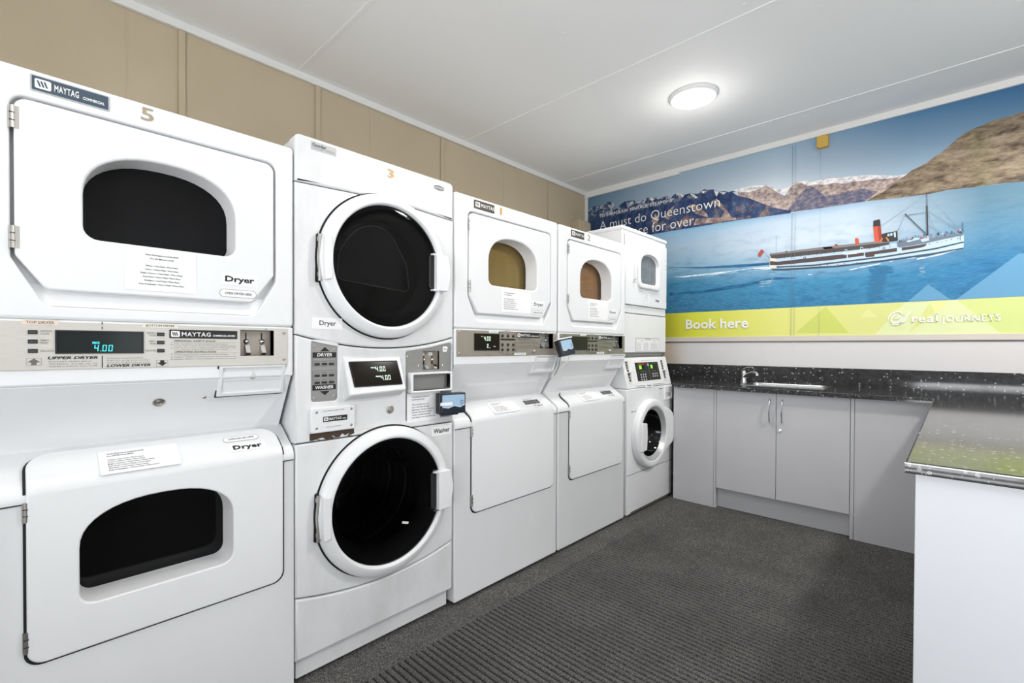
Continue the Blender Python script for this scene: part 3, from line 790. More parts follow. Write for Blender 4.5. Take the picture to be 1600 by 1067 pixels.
GR = 'stacked commercial laundry machines along the left wall'
m5 = stacked_maytag('stacked_dryer', 'nearest white stacked pair of dryers, numeral 5 on its brow, at left', 'dryer', -.083, .735, .985, 'dryer', '5', BRONZE, None, GR, BADGE_BLUE, BRUSH, M0=WHITE)
lw = arch(.196*.735/.74, .552*.735/.74, .515*.985, .665*.985, .775*.985, .034)
for ch in m5.children:
    if ch.name.startswith('lower_cabinet'): cut(ch, offset(lw, -.002), -.30, .05)
m1 = stacked_maytag('stacked_washer_dryer', 'white washer and dryer stack with gold numeral 1 on its brow and an ochre drum', 'washer dryer', 1.36, .748, 1.0, 'washer', '1', GOLD, TAN1, GR, BADGE_DK, BRUSH_TAN)
m2 = stacked_maytag('stacked_washer_dryer', 'white washer and dryer stack with numeral 2 on its brow and an amber drum', 'washer dryer', 2.122, .735, 1.0, 'washer', '2', BRONZE, TAN2, GR, BADGE_DK, BRUSH_OLIVE)

# ------------------------------------------------------------------ machine 3: stacked front loaders
def round_door(parent, name, a, b_, R, G, c0, H, pane, label=None, hinge_side=-1, bore=None, tilt=0):
    """ring door: outer radius R, glass radius G, standing H proud of c0"""
    b = MB(); b.T = T(a, b_, c0)
    b.ringrev([(R-.012, -.004), (R, 0), (R, H*.42), (R-.003, H*.56), (R-.012, H*.72), (R-.020, H*.80), (G+.010, H), (G+.004, H-.001), (G, H-.006), (G-.003, H-.02)], WHITE_PL if 0 else WHITE, n=96)
    d = b.build(name, parent, angle=50)
    return d
def stacked_frontload():
    y0, Wd = .658, .692
    root = thing('stacked_washer_dryer', 'white stack of two round-door machines with numeral 3 on its brow', 'washer dryer', (XFRONT, y0, 0), math.pi/2, GR)
    W_ = WHITE_WORN
    def bow(a0, a1, za, zm, n=24):
        """curve from (a0, za) to (a1, za) sagging to zm in the middle"""
        am = (a0+a1)/2
        return [(a0+(a1-a0)*i/n, zm+(za-zm)*((a0+(a1-a0)*i/n-am)/((a1-a0)/2))**2) for i in range(n+1)]
    g = .002
    def slab(name, low, high, m, holes=(), cf=0., r=.014):
        b = MB(); p = low+high[::-1]
        b.plate(ccw(p), m, -.05, cf, holes, bev=.010, hb=.003, seg=4); return b.build(name, root)
    # body shell
    b = MB(); ro = rect(.002, .085, Wd-.002, 1.905, .02)
    b.plate(ro, W_, -.53, -.046, [circ(.352, 1.490, .232, 64), circ(.357, .572, .240, 64), rect(.45, 1.02, .67, 1.15)]); b.plate(ro, W_, -.70, -.53); b.build('cabinet', root, bevel=0)
    b = MB(); b.box(.012, Wd-.012, .012, .095, -.68, -.030, WHITE_WORN); b.box(.02, Wd-.02, 0, .012, -.66, -.05, GASKET); b.build('kick_plate', root)
    d1 = (.352, 1.490); d2 = (.357, .572); R1, G1, R2, G2 = .279, .236, .290, .246
    # fronts: crown, dryer front, control fascia, washer front, plinth drawer
    top = [(0.008, 1.908), (.03, 1.908), (Wd-.03, 1.905), (Wd-.008, 1.903)]
    s1 = [(0, 1.742), (.09, 1.746), (.20, 1.752), (.35, 1.757), (.50, 1.752), (.60, 1.746), (Wd, 1.741)]
    b = MB(); b.plate(rpoly([(x, y_-0+g, .002) for x, y_ in s1]+[(Wd, 1.905, .018), (0, 1.908, .018)], .01, 5), W_, -.05, -.001, bev=.008, seg=4); b.build('crown_panel', root)
    s2 = bow(0, Wd, 1.219, 1.172)
    b = MB(); b.plate(ccw([(x, y_+g) for x, y_ in s2]+[(x, y_-g) for x, y_ in s1][::-1]), W_, -.05, 0, [circ(*d1, R1-.025, 64)], bev=.006); b.build('dryer_front', root)
    s3 = [(x, .841) for x in (0, Wd)]
    b = MB()
    panes = [rpoly([(.055, .981), (.152, .981), (.152, 1.186), (.13, 1.192, .012), (.055, 1.199)], .012, 5),
             rpoly([(.444, .868), (.684, .868), (.684, 1.196), (.655, 1.192, .01), (.56, 1.172, .2), (.444, 1.158)], .012, 5)]
    b.plate(ccw([(0, .841+g), (Wd, .841+g)]+[(x, y_-g) for x, y_ in s2][::-1]), W_, -.05, 0, panes, bev=.006, hb=.004); fa = b.build('control_fascia', root)
    s4 = bow(0, Wd, .308, .262)
    b = MB(); b.plate(ccw([(x, y_+g) for x, y_ in s4]+[(Wd, .841-g), (0, .841-g)]), W_, -.05, 0, [circ(*d2, R2-.028, 64)], bev=.006); b.build('washer_front', root)
    b = MB(); b.plate(ccw([(0, .088), (Wd, .088)]+[(x, y_-g) for x, y_ in s4][::-1]), W_, -.05, -.001, bev=.008); b.build('plinth_drawer', root)
    b = MB(); b.box(.003, Wd-.003, .09, 1.9, -.052, -.014, GASKET)
    b2 = MB(); b2.plate(rect(.003, .09, Wd-.003, 1.90), GASKET, -.046, -.012, [circ(*d1, R1-.02, 64), circ(*d2, R2-.02, 64), rect(.04, .86, .17, 1.19), rect(.43, .862, .686, 1.17)]); b2.build('seam', root)
    # doors
    for (a, z), R, G, nm in ((d1, R1, G1, 'dryer_door'), (d2, R2, G2, 'washer_door')):
        b = MB(); b.T = T(a, z, 0); b.ringrev([(R+.006, .0006), (R-.03, .0006)], GASKET, n=72)
        b.build('door_gap', root)
        d = round_door(root, nm, a, z, R, G, .004, .040, None)
        b = MB(); b.T = T(a, z, 0); b.ringrev([(G+.002, .030), (G*.93, .032), (G*.80, .030), (G*.6, .026), (G*.3, .023), (.0001, .022)], GLASS_SMOKE if 1 else GLASS_DARK, n=72); b.build('door_glass', d)
        b = MB(); b.T = T(a, z, 0)
        b.ringrev([(G+.003, .024), (G-.004, .018), (G*.84, -.02), (G*.80, -.06)], RUBBER, n=64); b.build('door_seal', d)
        b = MB(); b.T = T(a, z, 0)
        if nm == 'washer_door':
            prof = [(G*.82, -.055), (G*.84, -.10), (G*.95, -.12)]+[(G*(.95+.012*math.sin(k*1.3)), -.12-.36*k/30) for k in range(31)]+[(G*.3, -.49), (.0001, -.50)]
            b.ringrev(prof, DRUM_DK, n=64)
            for rr0, cc in ((G*.90, -.20), (G*.88, -.33), (G*.62, -.46), (G*.45, -.475)):
                b.tube([(rr0*math.cos(2*math.pi*k/40), rr0*math.sin(2*math.pi*k/40), cc) for k in range(41)], .0022, STEEL, 6)
            for k in range(3):
                t = 2*math.pi*k/3+.4; x, y_ = G*.86*math.cos(t), G*.86*math.sin(t); b.tube([(x, y_, -.14), (x, y_, -.46)], .022, DRUM_DK, 8)
            b.build('drum', root)
            o = MB(); o.T = T(a+.05, z-.115, -.0) ; o.add([], [], PAPER); o.plate(rpoly([(0, .010), (.030, 0), (.034, .008), (.004, .018)], .003), CREAM2, .0265, .0275); o.build('sticker', d)
        else:
            b.ringrev([(G*.82, -.055), (G*.84, -.09), (G*.84, -.45), (.0001, -.46)], DRUM_DK, n=64)
            b.plate(rpoly([(-G*.74, -.06), (G*.66, -.085), (G*.62, .03, .1), (G*.2, .185, .2), (-G*.35, .17, .2), (-G*.72, .05, .1)], .02, 6), DRUM_DK, -.075, -.068, bev=.004)
            o2 = rpoly([(-G*.72, -.056), (G*.64, -.080), (G*.60, .03, .1), (G*.2, .180, .2), (-G*.35, .165, .2), (-G*.70, .05, .1)], .02, 6)
            b.tube([(x, y_, -.066) for x, y_ in o2+o2[:1]], .0018, GREY_PL, 6); b.build('drum', root)
        # handle bracket on the right: bright grip wrapped round the rim, dark pocket inside
        hz0, hz1 = z-.078, z+.078
        if nm == 'washer_door': hz0, hz1 = z-.090, z+.078
        b = MB(); o_ = rpoly([(a+G*.775, hz0+.012, .010), (a+G*.97, hz0+.004, .004), (a+G*.97, hz1-.004, .004), (a+G*.775, hz1-.006, .010)], .006, 4)
        b.plate(o_, RUBBER, .016, .036, bev=.002); b.plate(offset(o_, .005), GASKET, .030, .0365); b.build('handle_pocket', d)
        b = MB(); b.plate(rpoly([(a+G*.88, hz0, .004), (a+R-.010, hz0+.002, .012), (a+R+.006, z, .12), (a+R-.010, hz1-.002, .012), (a+G*.88, hz1, .004)], .01, 5), WHITE, .010, .0565, bev=.004)
        b.box(a+G*.80, a+G*.90, hz1-.006, hz1-.0005, .036, .052, WHITE); b.box(a+G*.80, a+G*.90, hz0+.0005, hz0+.006, .036, .052, WHITE if nm == 'dryer_door' else STEEL)
        b.build('handle', d)
        # hinge cover on the left: a step in the ring with the hinge behind it
        b = MB(); b.plate(rpoly([(a-R-.006, z-.088, .006), (a-R+.032, z-.080, .003), (a-R+.026, z, .1), (a-R+.032, z+.086, .003), (a-R-.002, z+.086, .006)], .006, 4), GASKET, .0008, .0052)
        b.build('hinge_pocket', root)
        b = MB(); b.tube([(a-R+.004, z-.082, .018), (a-R+.004, z+.082, .018)], .0062, STEEL, 12)
        for q in (-.066, .058): b.box(a-R-.002, a-R+.018, z+q, z+q+.014, .008, .022, STEEL)
        b.build('hinge', d)
        b = MB(); b.plate(rpoly([(a-R+.012, z-.080, .004), (a-G-.006, z-.074, .002), (a-G-.003, z, .2), (a-G-.006, z+.074, .002), (a-R+.012, z+.080, .004), (a-R+.008, z, .2)], .004, 4), WHITE, .010, .0475, bev=.003); b.build('hinge_cover', d)
    # badges, numerals, labels
    b = MB(); b.T = T(.054, 1.866, -.001); b.plate(rect(0, 0, .092, .029), SILVER, 0, .001); b.text('Gooder', .005, .0125, .0125, BLACK, w=.050, c=.0016, bold=.01)
    b.text('LAUNDRY EQUIPMENT', .005, .005, .003, GREYPRINT, w=.040, c=.0014); b.text('SALES AND SERVICE', .052, .005, .003, GREYPRINT, w=.036, c=.0014); b.text('COMMERCIAL', .052, .0095, .003, GREYPRINT, w=.034, c=.0014); b.build('brand_badge', root)
    b = MB(); b.T = T(.357, 1.850, 0); b.text('3', 0, 0, .031, GOLD, w=.029, c=.0014, bold=.015); b.build('numeral', root)
    b = MB(); b.T = T(.612, 1.868, 0)
    for k, sg in ((0, 1), (1, -1)):
        b.flat([(-.030, sg*.002), (.030, sg*.002), (.020, sg*.008), (.0, sg*.0105), (-.020, sg*.008)], GREYPRINT, .0006)
    b.flat(rect(-.022, .004, .022, .0052), WHITEPRINT, .0012); b.flat(rect(-.022, -.0058, .022, -.0046), WHITEPRINT, .0012); b.build('emblem', root)
    b = MB(); b.T = T(.056, 1.240, .0005); b.plate(rect(0, 0, .112, .040), PAPER, 0, .0008); b.text('Dryer', .027, .013, .017, BLACK, w=.061, c=.0014, bold=.01); b.build('dryer_label', root)
    b = MB(); b.T = T(.574, .790, .0005); b.plate(rect(0, 0, .108, .040), PAPER, 0, .0006); b.text('Washer', .010, .012, .019, BLACK, w=.088, c=.0012, bold=.02); b.build('washer_label', root)
    b = MB(); screw(b, .354, .277, .006, STEEL, 0); b.build('screw', root)
    # key pod
    b = MB(); b.plate(offset(panes[0], -.001), BRUSH_GREY, -.012, -.004); b.T = T(0, 0, -.0038)
    b.flat([(.087, 1.160), (.123, 1.160), (.105, 1.176)], BLACK); b.flat([(.087, 1.018), (.123, 1.018), (.105, 1.003)], BLACK)
    b.flat(rect(.061, 1.138, .147, 1.157), BLACK); b.text('DRYER', .104, 1.1425, .0105, WHITEPRINT, w=.055, align='C', c=.0012, bold=.02, shear=.15)
    b.flat(rect(.060, 1.022, .146, 1.041), BLACK); b.text('WASHER', .103, 1.0265, .0105, WHITEPRINT, w=.066, align='C', c=.0012, bold=.02, shear=.15)
    for z0, z1 in ((1.108, 1.137), (1.042, 1.092)): b.plate(rect(.061, z0, .147, z1), GREYPRINT, 0, .0006, [rect(.062, z0+.001, .146, z1-.001)])
    for i, z in enumerate((1.115, 1.074, 1.049)):
        for k, t in enumerate((('REGULAR', 'PERM', 'DELICATE'), ('HOT', 'WARM', 'COLD'), ('BRIGHT', 'PRESS', 'WOOL'))[i]): b.text(t, .0765+.0265*k, z+.008, .0035, GREYPRINT, w=.020, align='C')
    kp = b.build('key_panel', root)
    for z in (1.115, 1.074, 1.049):
        for k in range(3):
            b = MB(); b.T = T(.0765+.0265*k, z, -.0036); b.plate(rect(-.009, -.004, .009, .004, .002), RUBBER, 0, .004, bev=.001); b.build('button', kp)
    for a_, z in ((.068, 1.178), (.139, 1.166), (.066, .996), (.139, .998)):
        b = MB(); screw(b, a_, z, .0045, STEEL, -.004); b.build('screw', kp)
    # display hood
    b = MB(); f = [(.172, 1.140, .004), (.415, 1.140, .004), (.418, 1.006, .046), (.176, .998, .046)]
    vs = [(.168, 1.146, -.01), (.420, 1.146, -.01), (.424, .978, -.01), (.172, .972, -.01)]+f
    F = [[4, 7, 6, 5], [0, 1, 5, 4], [0, 4, 7, 3], [1, 2, 6, 5], [3, 7, 6, 2], [0, 3, 2, 1]]
    b.add(vs, F, W_); hd = b.build('display_hood', root, bevel=.012, fix=True)
    tl = math.atan2(.004-.046, 1.140-.998); b = MB(); b.T = T(.188, 1.018, .0415, rx=tl)
    sk = Matrix.Identity(4); sk[0][1] = -.10
    b.T = b.T @ sk; b.plate(rect(.010, .010, .215, .108, .003), GASKET, -.002, .004, bev=.001); b.flat(rect(.014, .014, .211, .104, .002), SCREEN2, .0045)
    b.seg7('4.00', .110, .066, .019, PALEGREEN, .005); b.seg7('4.00', .124, .031, .019, PALEGREEN, .005)
    b.text('PRICE', .092, .079, .0045, PALEGREEN, w=.020, c=.005, bold=.03); b.text('PRICE', .104, .044, .0045, PALEGREEN, w=.020, c=.005, bold=.03); b.build('display', hd)
    keylock(root, T(.369, .928, 0), .013)
    # coin panel
    b = MB(); b.plate(offset(panes[1], -.001), BRUSH_GREY, -.014, -.005, [rect(.531, 1.080, .618, 1.160)])
    ins = [(.531, 1.080), (.618, 1.080), (.618, 1.160), (.531, 1.160)]
    b.add([(x, y_, -.005) for x, y_ in ins]+[(x, y_, -.030) for x, y_ in ins], [[i, i+4, (i+1) % 4+4, (i+1) % 4] for i in range(4)]+[[4, 5, 6, 7]], BRUSH_TAN)
    for x in (.548, .592):
        b.box(x+.004, x+.007, 1.128, 1.148, -.030, -.0285, GASKET); b.box(x+.002, x+.009, 1.088, 1.116, -.030, -.0282, GASKET)
        b.plate(rect(x-.014, 1.140, x+.006, 1.154), PAPER, -.0294, -.027)
        b.text('$1' if x < .57 else '$2', x-.004, 1.144, .006, GREYPRINT, c=-.0265, align='C')
    b.plate(rect(.638, 1.156, .660, 1.180), PAPER, -.005, -.0035); b.text('$4', .649, 1.164, .008, GREYPRINT, c=-.003, align='C')
    cp = b.build('coin_panel', root)
    for a_, z in ((.456, 1.138), (.511, 1.098), (.668, 1.172), (.640, 1.096)):
        b = MB(); screw(b, a_, z, .0045, CHROME, -.005); b.build('screw', cp)
    for x in (.548, .592):
        b = MB(); b.prism([(-.030, 1.100), (-.018, 1.102), (-.004, 1.086), (-.008, 1.080), (-.030, 1.080)], x, x+.016, CHROME); b.dome(x+.005, 1.122, .008, -.028, .008, CHROME, 14, 3); b.build('coin_slide', cp)
    b = MB(); o_ = rect(.456, .986, .672, 1.070, .006); i_ = rect(.467, .995, .661, 1.061, .003)
    b.plate(o_, WHITE, -.006, .022, [i_], bev=.003); b.flat(i_, BRUSH_TAN, -.012); b.add([(x, y_, .02) for x, y_ in i_]+[(x, y_, -.0125) for x, y_ in i_], [[i, i+len(i_), (i+1) % len(i_)+len(i_), (i+1) % len(i_)] for i in range(len(i_))], WHITE)
    cb = b.build('coin_box', root)
    keylock(cb, T(.535, 1.030, -.0118), .004)
    notice(root, T(.452, .862, -.0045), .170, .122, .0046, 'L', left=.14)
    # vault plate with the worn edge under it
    b = MB(); b.T = T(.048, .872, 0); b.plate(rect(0, 0, .166, .090, .008), WHITE, 0, .012, bev=.004)
    maytag_bar(b, .043, .037, .134, .056, BLACK, tail='COMMERCIAL', c=.0128, tw=.66)
    b.text('COIN OPERATED LAUNDRY CENTER', .083, .074, .004, GREYPRINT, w=.080, align='C', c=.0126); b.text('SERVICE: SEE ATTENDANT', .083, .016, .004, GREYPRINT, w=.055, align='C', c=.0126)
    vp = b.build('vault_plate', root)
    for a_, z in ((.068, .946), (.198, .948), (.068, .890), (.198, .888)):
        b = MB(); screw(b, a_, z, .0055, STEEL, .012); b.build('screw', vp)
    b = MB(); random.seed(3)
    p = [(.048, .871)]+[(.048+.168*i/14, .846+random.uniform(-.004, .012)) for i in range(15)]+[(.214, .871)]
    b.flat(p, RUSTY, .0009)
    for i in range(14):
        a_ = random.uniform(.02, .20); z = random.uniform(.842, .850); b.flat([(a_, z), (a_+random.uniform(.006, .02), z-.001), (a_+.008, z+random.uniform(.002, .006))], RUSTY, .0008)
    b.build('rust_patch', root)
    b = MB(); b.flat(rect(.236, .872, .262, .881), CREAM2, .0006); b.build('tape_mark', root)
    b = MB(); b.flat(rect(.236, .860, .33, .868), PALE, .0005); b.build('tape_mark', root)
    return root
DRUM_DK = mat('dark_drum_steel', (34, 34, 35), .38, .6)
m3 = stacked_frontload()

# ------------------------------------------------------------------ machine 4: dryer on a front loader by the sink
def far_stack():
    root = thing('stacked_washer_dryer', 'farthest white stack beside the sink counter, with small grey dryer window and green lamps', 'washer dryer', (XFRONT, 2.895, 0), math.pi/2, GR)
    Wd = .70; cu = -.062
    b = MB(); b.plate(rect(.022, 1.424, Wd+.004, 2.008, .008), WHITE, -.70, cu, bev=.006); b.build('upper_cabinet', root)
    b = MB(); b.plate(rect(.014, 2.006, Wd+.010, 2.034, .010), WHITE, -.71, cu+.006, bev=.007); b.build('top', root)
    b = MB(); b.plate(rect(.022, 1.140, Wd+.006, 1.420, .006), WHITE, -.70, cu+.001, bev=.004); b.build('lower_front', root)
    b = MB(); b.box(.026, Wd, 1.418, 1.426, -.69, cu-.003, GASKET); b.build('seam', root)
    b = MB(); b.box(.026, Wd, 2.003, 2.007, -.69, cu-.002, GASKET); b.build('seam', root)
    b = MB(); b.prism([(-.70, 1.142), (cu+.001, 1.142), (cu-.002, 1.128), (cu-.03, 1.102), (-.70, 1.102)], .03, Wd, BRUSH_GREY); 
    b.build('canopy_edge', root, fix=True)
    # dryer door
    b = MB(); o_ = rect(.050, 1.484, .695, 1.972, .008); b.plate(offset(o_, -.003), GASKET, cu-.001, cu+.0012); b.build('door_gap', root)
    win = arch(.250, .522, 1.652, 1.785, 1.862, .03); fr = arch(.212, .560, 1.612, 1.80, 1.900, .05)
    b = MB(); b.plate(o_, WHITE, cu, cu+.012, [win], bev=.004, hb=.002); d = b.build('dryer_door', root)
    b = MB(); b.plate(fr, WHITE_PL, cu+.010, cu+.030, [offset(win, -.006)], bev=.010, hb=.006, seg=4); b.build('window_frame', d)
    GL = mat('grey_mottled_glass', (96, 102, 106), .35); n_ = N(GL); n_.col(n_.mix(n_.noise(n_.coord(), 26, 5), (74, 80, 84), (132, 138, 142)))
    b = MB(); b.plate(offset(win, -.008), GL, cu-.002, cu+.004); b.build('window_pane', d)
    b = MB(); b.prism([(cu+.010, 1.655), (cu+.034, 1.665), (cu+.034, 1.775), (cu+.010, 1.785)], .150, .172, WHITE_PL); b.prism([(cu+.010, 1.650), (cu+.016, 1.650), (cu+.016, 1.79), (cu+.010, 1.79)], .140, .200, WHITE_PL); b.build('handle', d, bevel=.003, fix=True)
    b = MB(); b.T = T(.315, 1.510, cu+.0125); b.plate(rect(0, 0, .085, .085), PAPER, 0, .0006); rules(b, .012, .008, .06, .068, 7, GREYPRINT, .0012); b.text('Dryer', .190, .022, .017, BLACK, w=.06, c=.0006, bold=.03); b.build('paper_notice', d)
    b = MB()
    for z in (1.87, 1.83, 1.80): b.dome(.68, z, .004, cu+.012, .002, DARKSTEEL, 8, 2)
    b.T = T(.688, 1.54, cu+.0125, rz=math.pi/2); b.text('CAUTION', 0, 0, .005, GREYPRINT, w=.05); b.build('hinge_screws', d)
    # instruction chart
    b = MB(); b.T = T(.222, 1.148, cu+.001); b.plate(rect(0, 0, .372, .100), GREYPRINT, 0, .0006); b.flat(rect(.003, .003, .369, .097), PAPER, .0009)
    b.text('INSTRUCTIONS', .186, .088, .0055, BLACK, w=.085, align='C', c=.0014, bold=.02); b.flat(rect(.003, .0845, .369, .0855), GREYPRINT, .0013)
    b.text('WASH', .09, .075, .0055, BLACK, w=.03, align='C', c=.0014); b.text('DRY', .29, .075, .0055, BLACK, w=.025, align='C', c=.0014)
    rules(b, .010, .01, .070, .058, 8, INK, .0014); rules(b, .115, .01, .080, .058, 8, INK, .0014); rules(b, .225, .01, .120, .058, 8, INK, .0014); b.build('instruction_chart', root)
    # control pod leaning forward to the washer
    zb, zt, cb_, ct = .890, 1.104, -.004, -.054
    b = MB(); b.prism([(-.70, zb), (cb_, zb), (ct, zt), (-.70, zt)], .006, Wd-.012, WHITE); b.build('control_housing', root, fix=True)
    sl = math.atan2(ct-cb_, zt-zb); Tc = T(0, zb, cb_, rx=sl)
    b = MB(); b.T = Tc; b.plate(rect(.125, .012, .560, .205, .004), WHITE_PL, 0, .008, bev=.003)
    b.plate(rect(.160, .045, .512, .180, .003), GASKET, .008, .011, bev=.001)
    b.flat(rect(.166, .050, .345, .175), BADGE_DK if 0 else BLACK, .0116); b.flat(rect(.352, .050, .507, .175), BLACK, .0116); b.flat(rect(.348, .046, .350, .179), SILVER, .0118)
    b.flat(rect(.200, .164, .290, .172), REDP, .0122)
    b.flat(rect(.208, .132, .242, .158), LIME, .0122); b.flat(rect(.385, .132, .412, .158), LIME, .0122)
    b.flat(rect(.250, .134, .285, .156), SCREEN2, .0122); b.flat(rect(.420, .134, .455, .156), SCREEN2, .0122)
    b.text('WASHER    DRYER', .215, .108, .005, GREY_PL, w=.10, c=.0122); b.text('READY', .40, .108, .005, GREY_PL, w=.06, c=.0122)
    b.text('OPERATING INSTRUCTIONS', .34, .192, .0055, GREYPRINT, w=.14, align='C', c=.0086)
    cp = b.build('control_panel', root)
    for x0, nx in ((.212, 3), (.395, 3)):
        for r_ in range(3):
            for k in range(nx):
                if x0 > .3 and r_ == 2: continue
                b = MB(); b.T = Tc; b.plate(circ(x0+.034*k, .090-.018*r_, .0085, 14, .0068), SILVER, .0116, .0140, bev=.001); b.build('button', cp)
    b = MB(); b.T = Tc; b.plate(circ(.345, .160, .011, 16), SILVER, .0116, .0150, bev=.001); b.build('button', cp)
    b = MB(); b.T = Tc; b.plate(rect(.252, -.006, .360, .016), PAPER, .003, .0092); b.text('Washer', .306, .001, .0125, BLACK, w=.07, align='C', c=.0098, bold=.03, serif=.03); b.build('washer_label', root)
    for x in (.060, .600):
        b = MB(); b.T = Tc; b.plate(rect(x-.028, .030, x+.034, .200, .003), WHITE_PL, 0, .003, [rect(x-.020, .034, x+.028, .196)]); b.flat(rect(x-.020, .034, x+.028, .196), PALE, .0008)
        b.box(x-.016, x+.006, .120, .192, .001, .004, DARKSTEEL); b.box(x-.006, x+.012, .050, .108, .001, .004, DARKSTEEL)
        for z in (.135, .155, .175, .065, .085): b.dome(x-.006 if z > .11 else x+.002, z, .007, .003, .004, CHROME, 10, 2)
        b.box(x-.024, x+.040, .1105, .1165, .001, .022, WHITE_PL); b.build('coin_slot', root)
    # washer
    b = MB(); b.plate(rect(0, .012, Wd, .886, .008), WHITE, -.69, 0, bev=.007); b.box(.015, Wd-.015, 0, .02, -.67, -.02, GREY_PL); b.build('washer_cabinet', root)
    b = MB(); b.box(.001, Wd-.001, .287, .290, -.6, .0006, GASKET); b.build('seam', root)
    b = MB(); b.box(.05, Wd-.02, .012, .028, -.01, .0012, STEEL); b.build('foot_strip', root)
    b = MB(); b.plate(rect(.555, .772, .688, .876, .006), WHITE_PL, -.002, .008, [rect(.575, .790, .672, .835, .006)], bev=.003); b.flat(rect(.575, .790, .672, .835), PALE, -.001); b.box(.580, .667, .826, .834, .0, .010, WHITE_PL); b.build('detergent_drawer', root)
    b = MB(); b.T = T(.462, .805, .0006); b.plate(rect(0, 0, .070, .065), PAPER, 0, .0006); b.flat(rect(.004, .054, .066, .062), GREYPRINT, .001); rules(b, .006, .004, .056, .048, 6, GREYPRINT, .0012); b.build('sticker', root)
    b = MB(); b.text('MAYTAG', .055, .722, .0095, GREYPRINT, w=.066, bold=.02); b.build('brand_badge', root)
    a, z, R, G = .305, .553, .250, .186
    # door: ring with a flat wing for the hinge on its right
    b = MB(); wing = [(a+R*math.cos(t), z+R*math.sin(t)) for t in [math.radians(48+k*6) for k in range(45)]]
    o_ = wing+[(a+R*math.cos(math.radians(318)), z+R*math.sin(math.radians(318))), (.628, z-.105), (.640, z-.06), (.640, z+.085), (.620, z+.125), (.56, z+.16)]
    o_ = rpoly([(x, y_, .02 if i >= len(wing) else 0) for i, (x, y_) in enumerate(o_)], 0, 4)
    b.plate(o_, WHITE, .002, .050, [circ(a, z, G+.012, 64)], bev=.022, hb=.010, seg=5); d = b.build('washer_door', root)
    b = MB(); b.T = T(a, z, 0); b.ringrev([(G+.020, .044), (G+.008, .046), (G-.004, .030), (G-.016, .018)], SILVER, n=64); b.build('door_rim', d)
    b = MB(); b.T = T(a, z, 0); b.ringrev([(G-.010, .022), (G-.022, -.02), (G*.70, -.065), (G*.4, -.085), (.0001, -.09)], GLASS_DARK, n=64); b.build('door_glass', d)
    b = MB(); b.plate(rpoly([(.100, .445, .010), (.170, .452, .006), (.180, .55, .1), (.172, .640, .006), (.108, .648, .010)], .008, 4), WHITE_PL, .046, .062, bev=.005); b.build('handle', d)
    return root
m4 = far_stack()
for o_ in m4.children:
    if o_.name.startswith('washer_cabinet'): cut(o_, circ(.305, .553, .180, 48), -.2, .05)

# ------------------------------------------------------------------ card readers
def reader(label, loc, rz, tilt, roll, w, h, brk):
    r = thing('card_reader', label, 'card reader', loc, rz, 'card readers fixed to the machines'); M0 = T(0, 0, 0, rx=tilt) @ T(rz=roll)
    b = MB(); b.T = M0; b.plate(rect(-w/2, -h/2, w/2, h/2, .004), NAVY, -.034, 0, bev=.003); b.box(-w/2-.001, -w/2+.012, -h/2+.006, h/2-.006, -.030, -.006, RUBBER); b.build('housing', r)
    b = MB(); b.T = M0; b.plate(rect(-w/2+.006, -h/2+.006, w/2-.004, h/2-.005, .002), RUBBER, 0, .0012)
    b.flat(rect(-w/2+.014, -h/2+.008, w/2-.006, h/2-.008), SKYSCREEN, .0016)
    p = [(-w/2+.014, -h/2+.008), (w/2-.006, -h/2+.008), (w/2-.006, -h/2+h*.40), (w*.28, -h/2+h*.30), (w*.05, -h/2+h*.38), (-w*.16, -h/2+h*.28), (-w/2+.014, -h/2+h*.33)]
    b.flat(p, NAVY, .0020); b.flat([(x, y_+.0015) for x, y_ in p[2:]]+[(x, y_-.0005) for x, y_ in p[2:]][::-1], WHITEPRINT, .0023)
    if brk: b.flat(rect(-w/2+.004, -.008, -w*.02, .006), PAPER, .0026)
    b.flat(rect(w*.29, -.003, w*.39, .012), BADGE_BLUE, .0023); b.flat(rect(w*.305, -.0005, w*.375, .0095), SKYSCREEN, .0026); b.text('PAY', w*.34, -.010, .004, BADGE_BLUE, align='C', c=.0023)
    b.build('screen', r)
    b = MB(); b.T = M0; b.box(-w*.3, w*.3, -h*.3, h*.3, -.050, -.030, STEEL)
    if brk: b.box(-w*.30, w*.34, -h/2-.010, -h/2+.006, -.048, -.030, RUBBER)
    b.build('bracket', r)
    return r, M0
r1, _ = reader('black-framed card reader with pale blue screen, on the coin panel of the stack numbered 3', (XFRONT+.056, 1.303, .933), math.pi/2+math.radians(-12), 0, 0, .128, .090, True)
r2, M0 = reader('smaller card reader tilted up on its cables between the stacks numbered 1 and 2', (-1.560, 2.092, 1.180), math.pi/2+math.radians(-14), math.radians(-14), math.radians(9), .100, .092, False)
b = MB(); b.T = M0; b.box(-.052, .052, .046, .052, -.038, .004, WHITE_PL); b.build('hood', r2)
for dx in (-.030, .024):
    b = MB(); q = [Vector((dx, -.045, -.015)), Vector((dx*1.1, -.075, -.02)), Vector((dx*.4-.012, -.115, -.045)), Vector((-.030, -.160, -.075)), Vector((-.036, -.175, -.095))]
    if dx < 0: q += [Vector((-.048, -.225, -.135)), Vector((-.050, -.27, -.168))]
    pts = []
    for i in range(len(q)-1):
        for k in range(5):
            t = k/5; p0, p1, p2, p3 = q[max(i-1, 0)], q[i], q[i+1], q[min(i+2, len(q)-1)]
            pts.append(.5*((2*p1)+(p2-p0)*t+(2*p0-5*p1+4*p2-p3)*t*t+(3*p1-p0-3*p2+p3)*t**3))
    pts.append(q[-1]); b.tube(pts, .0035, GREY_PL if dx < 0 else WHITE_PL, 8); b.build('cable', r2)

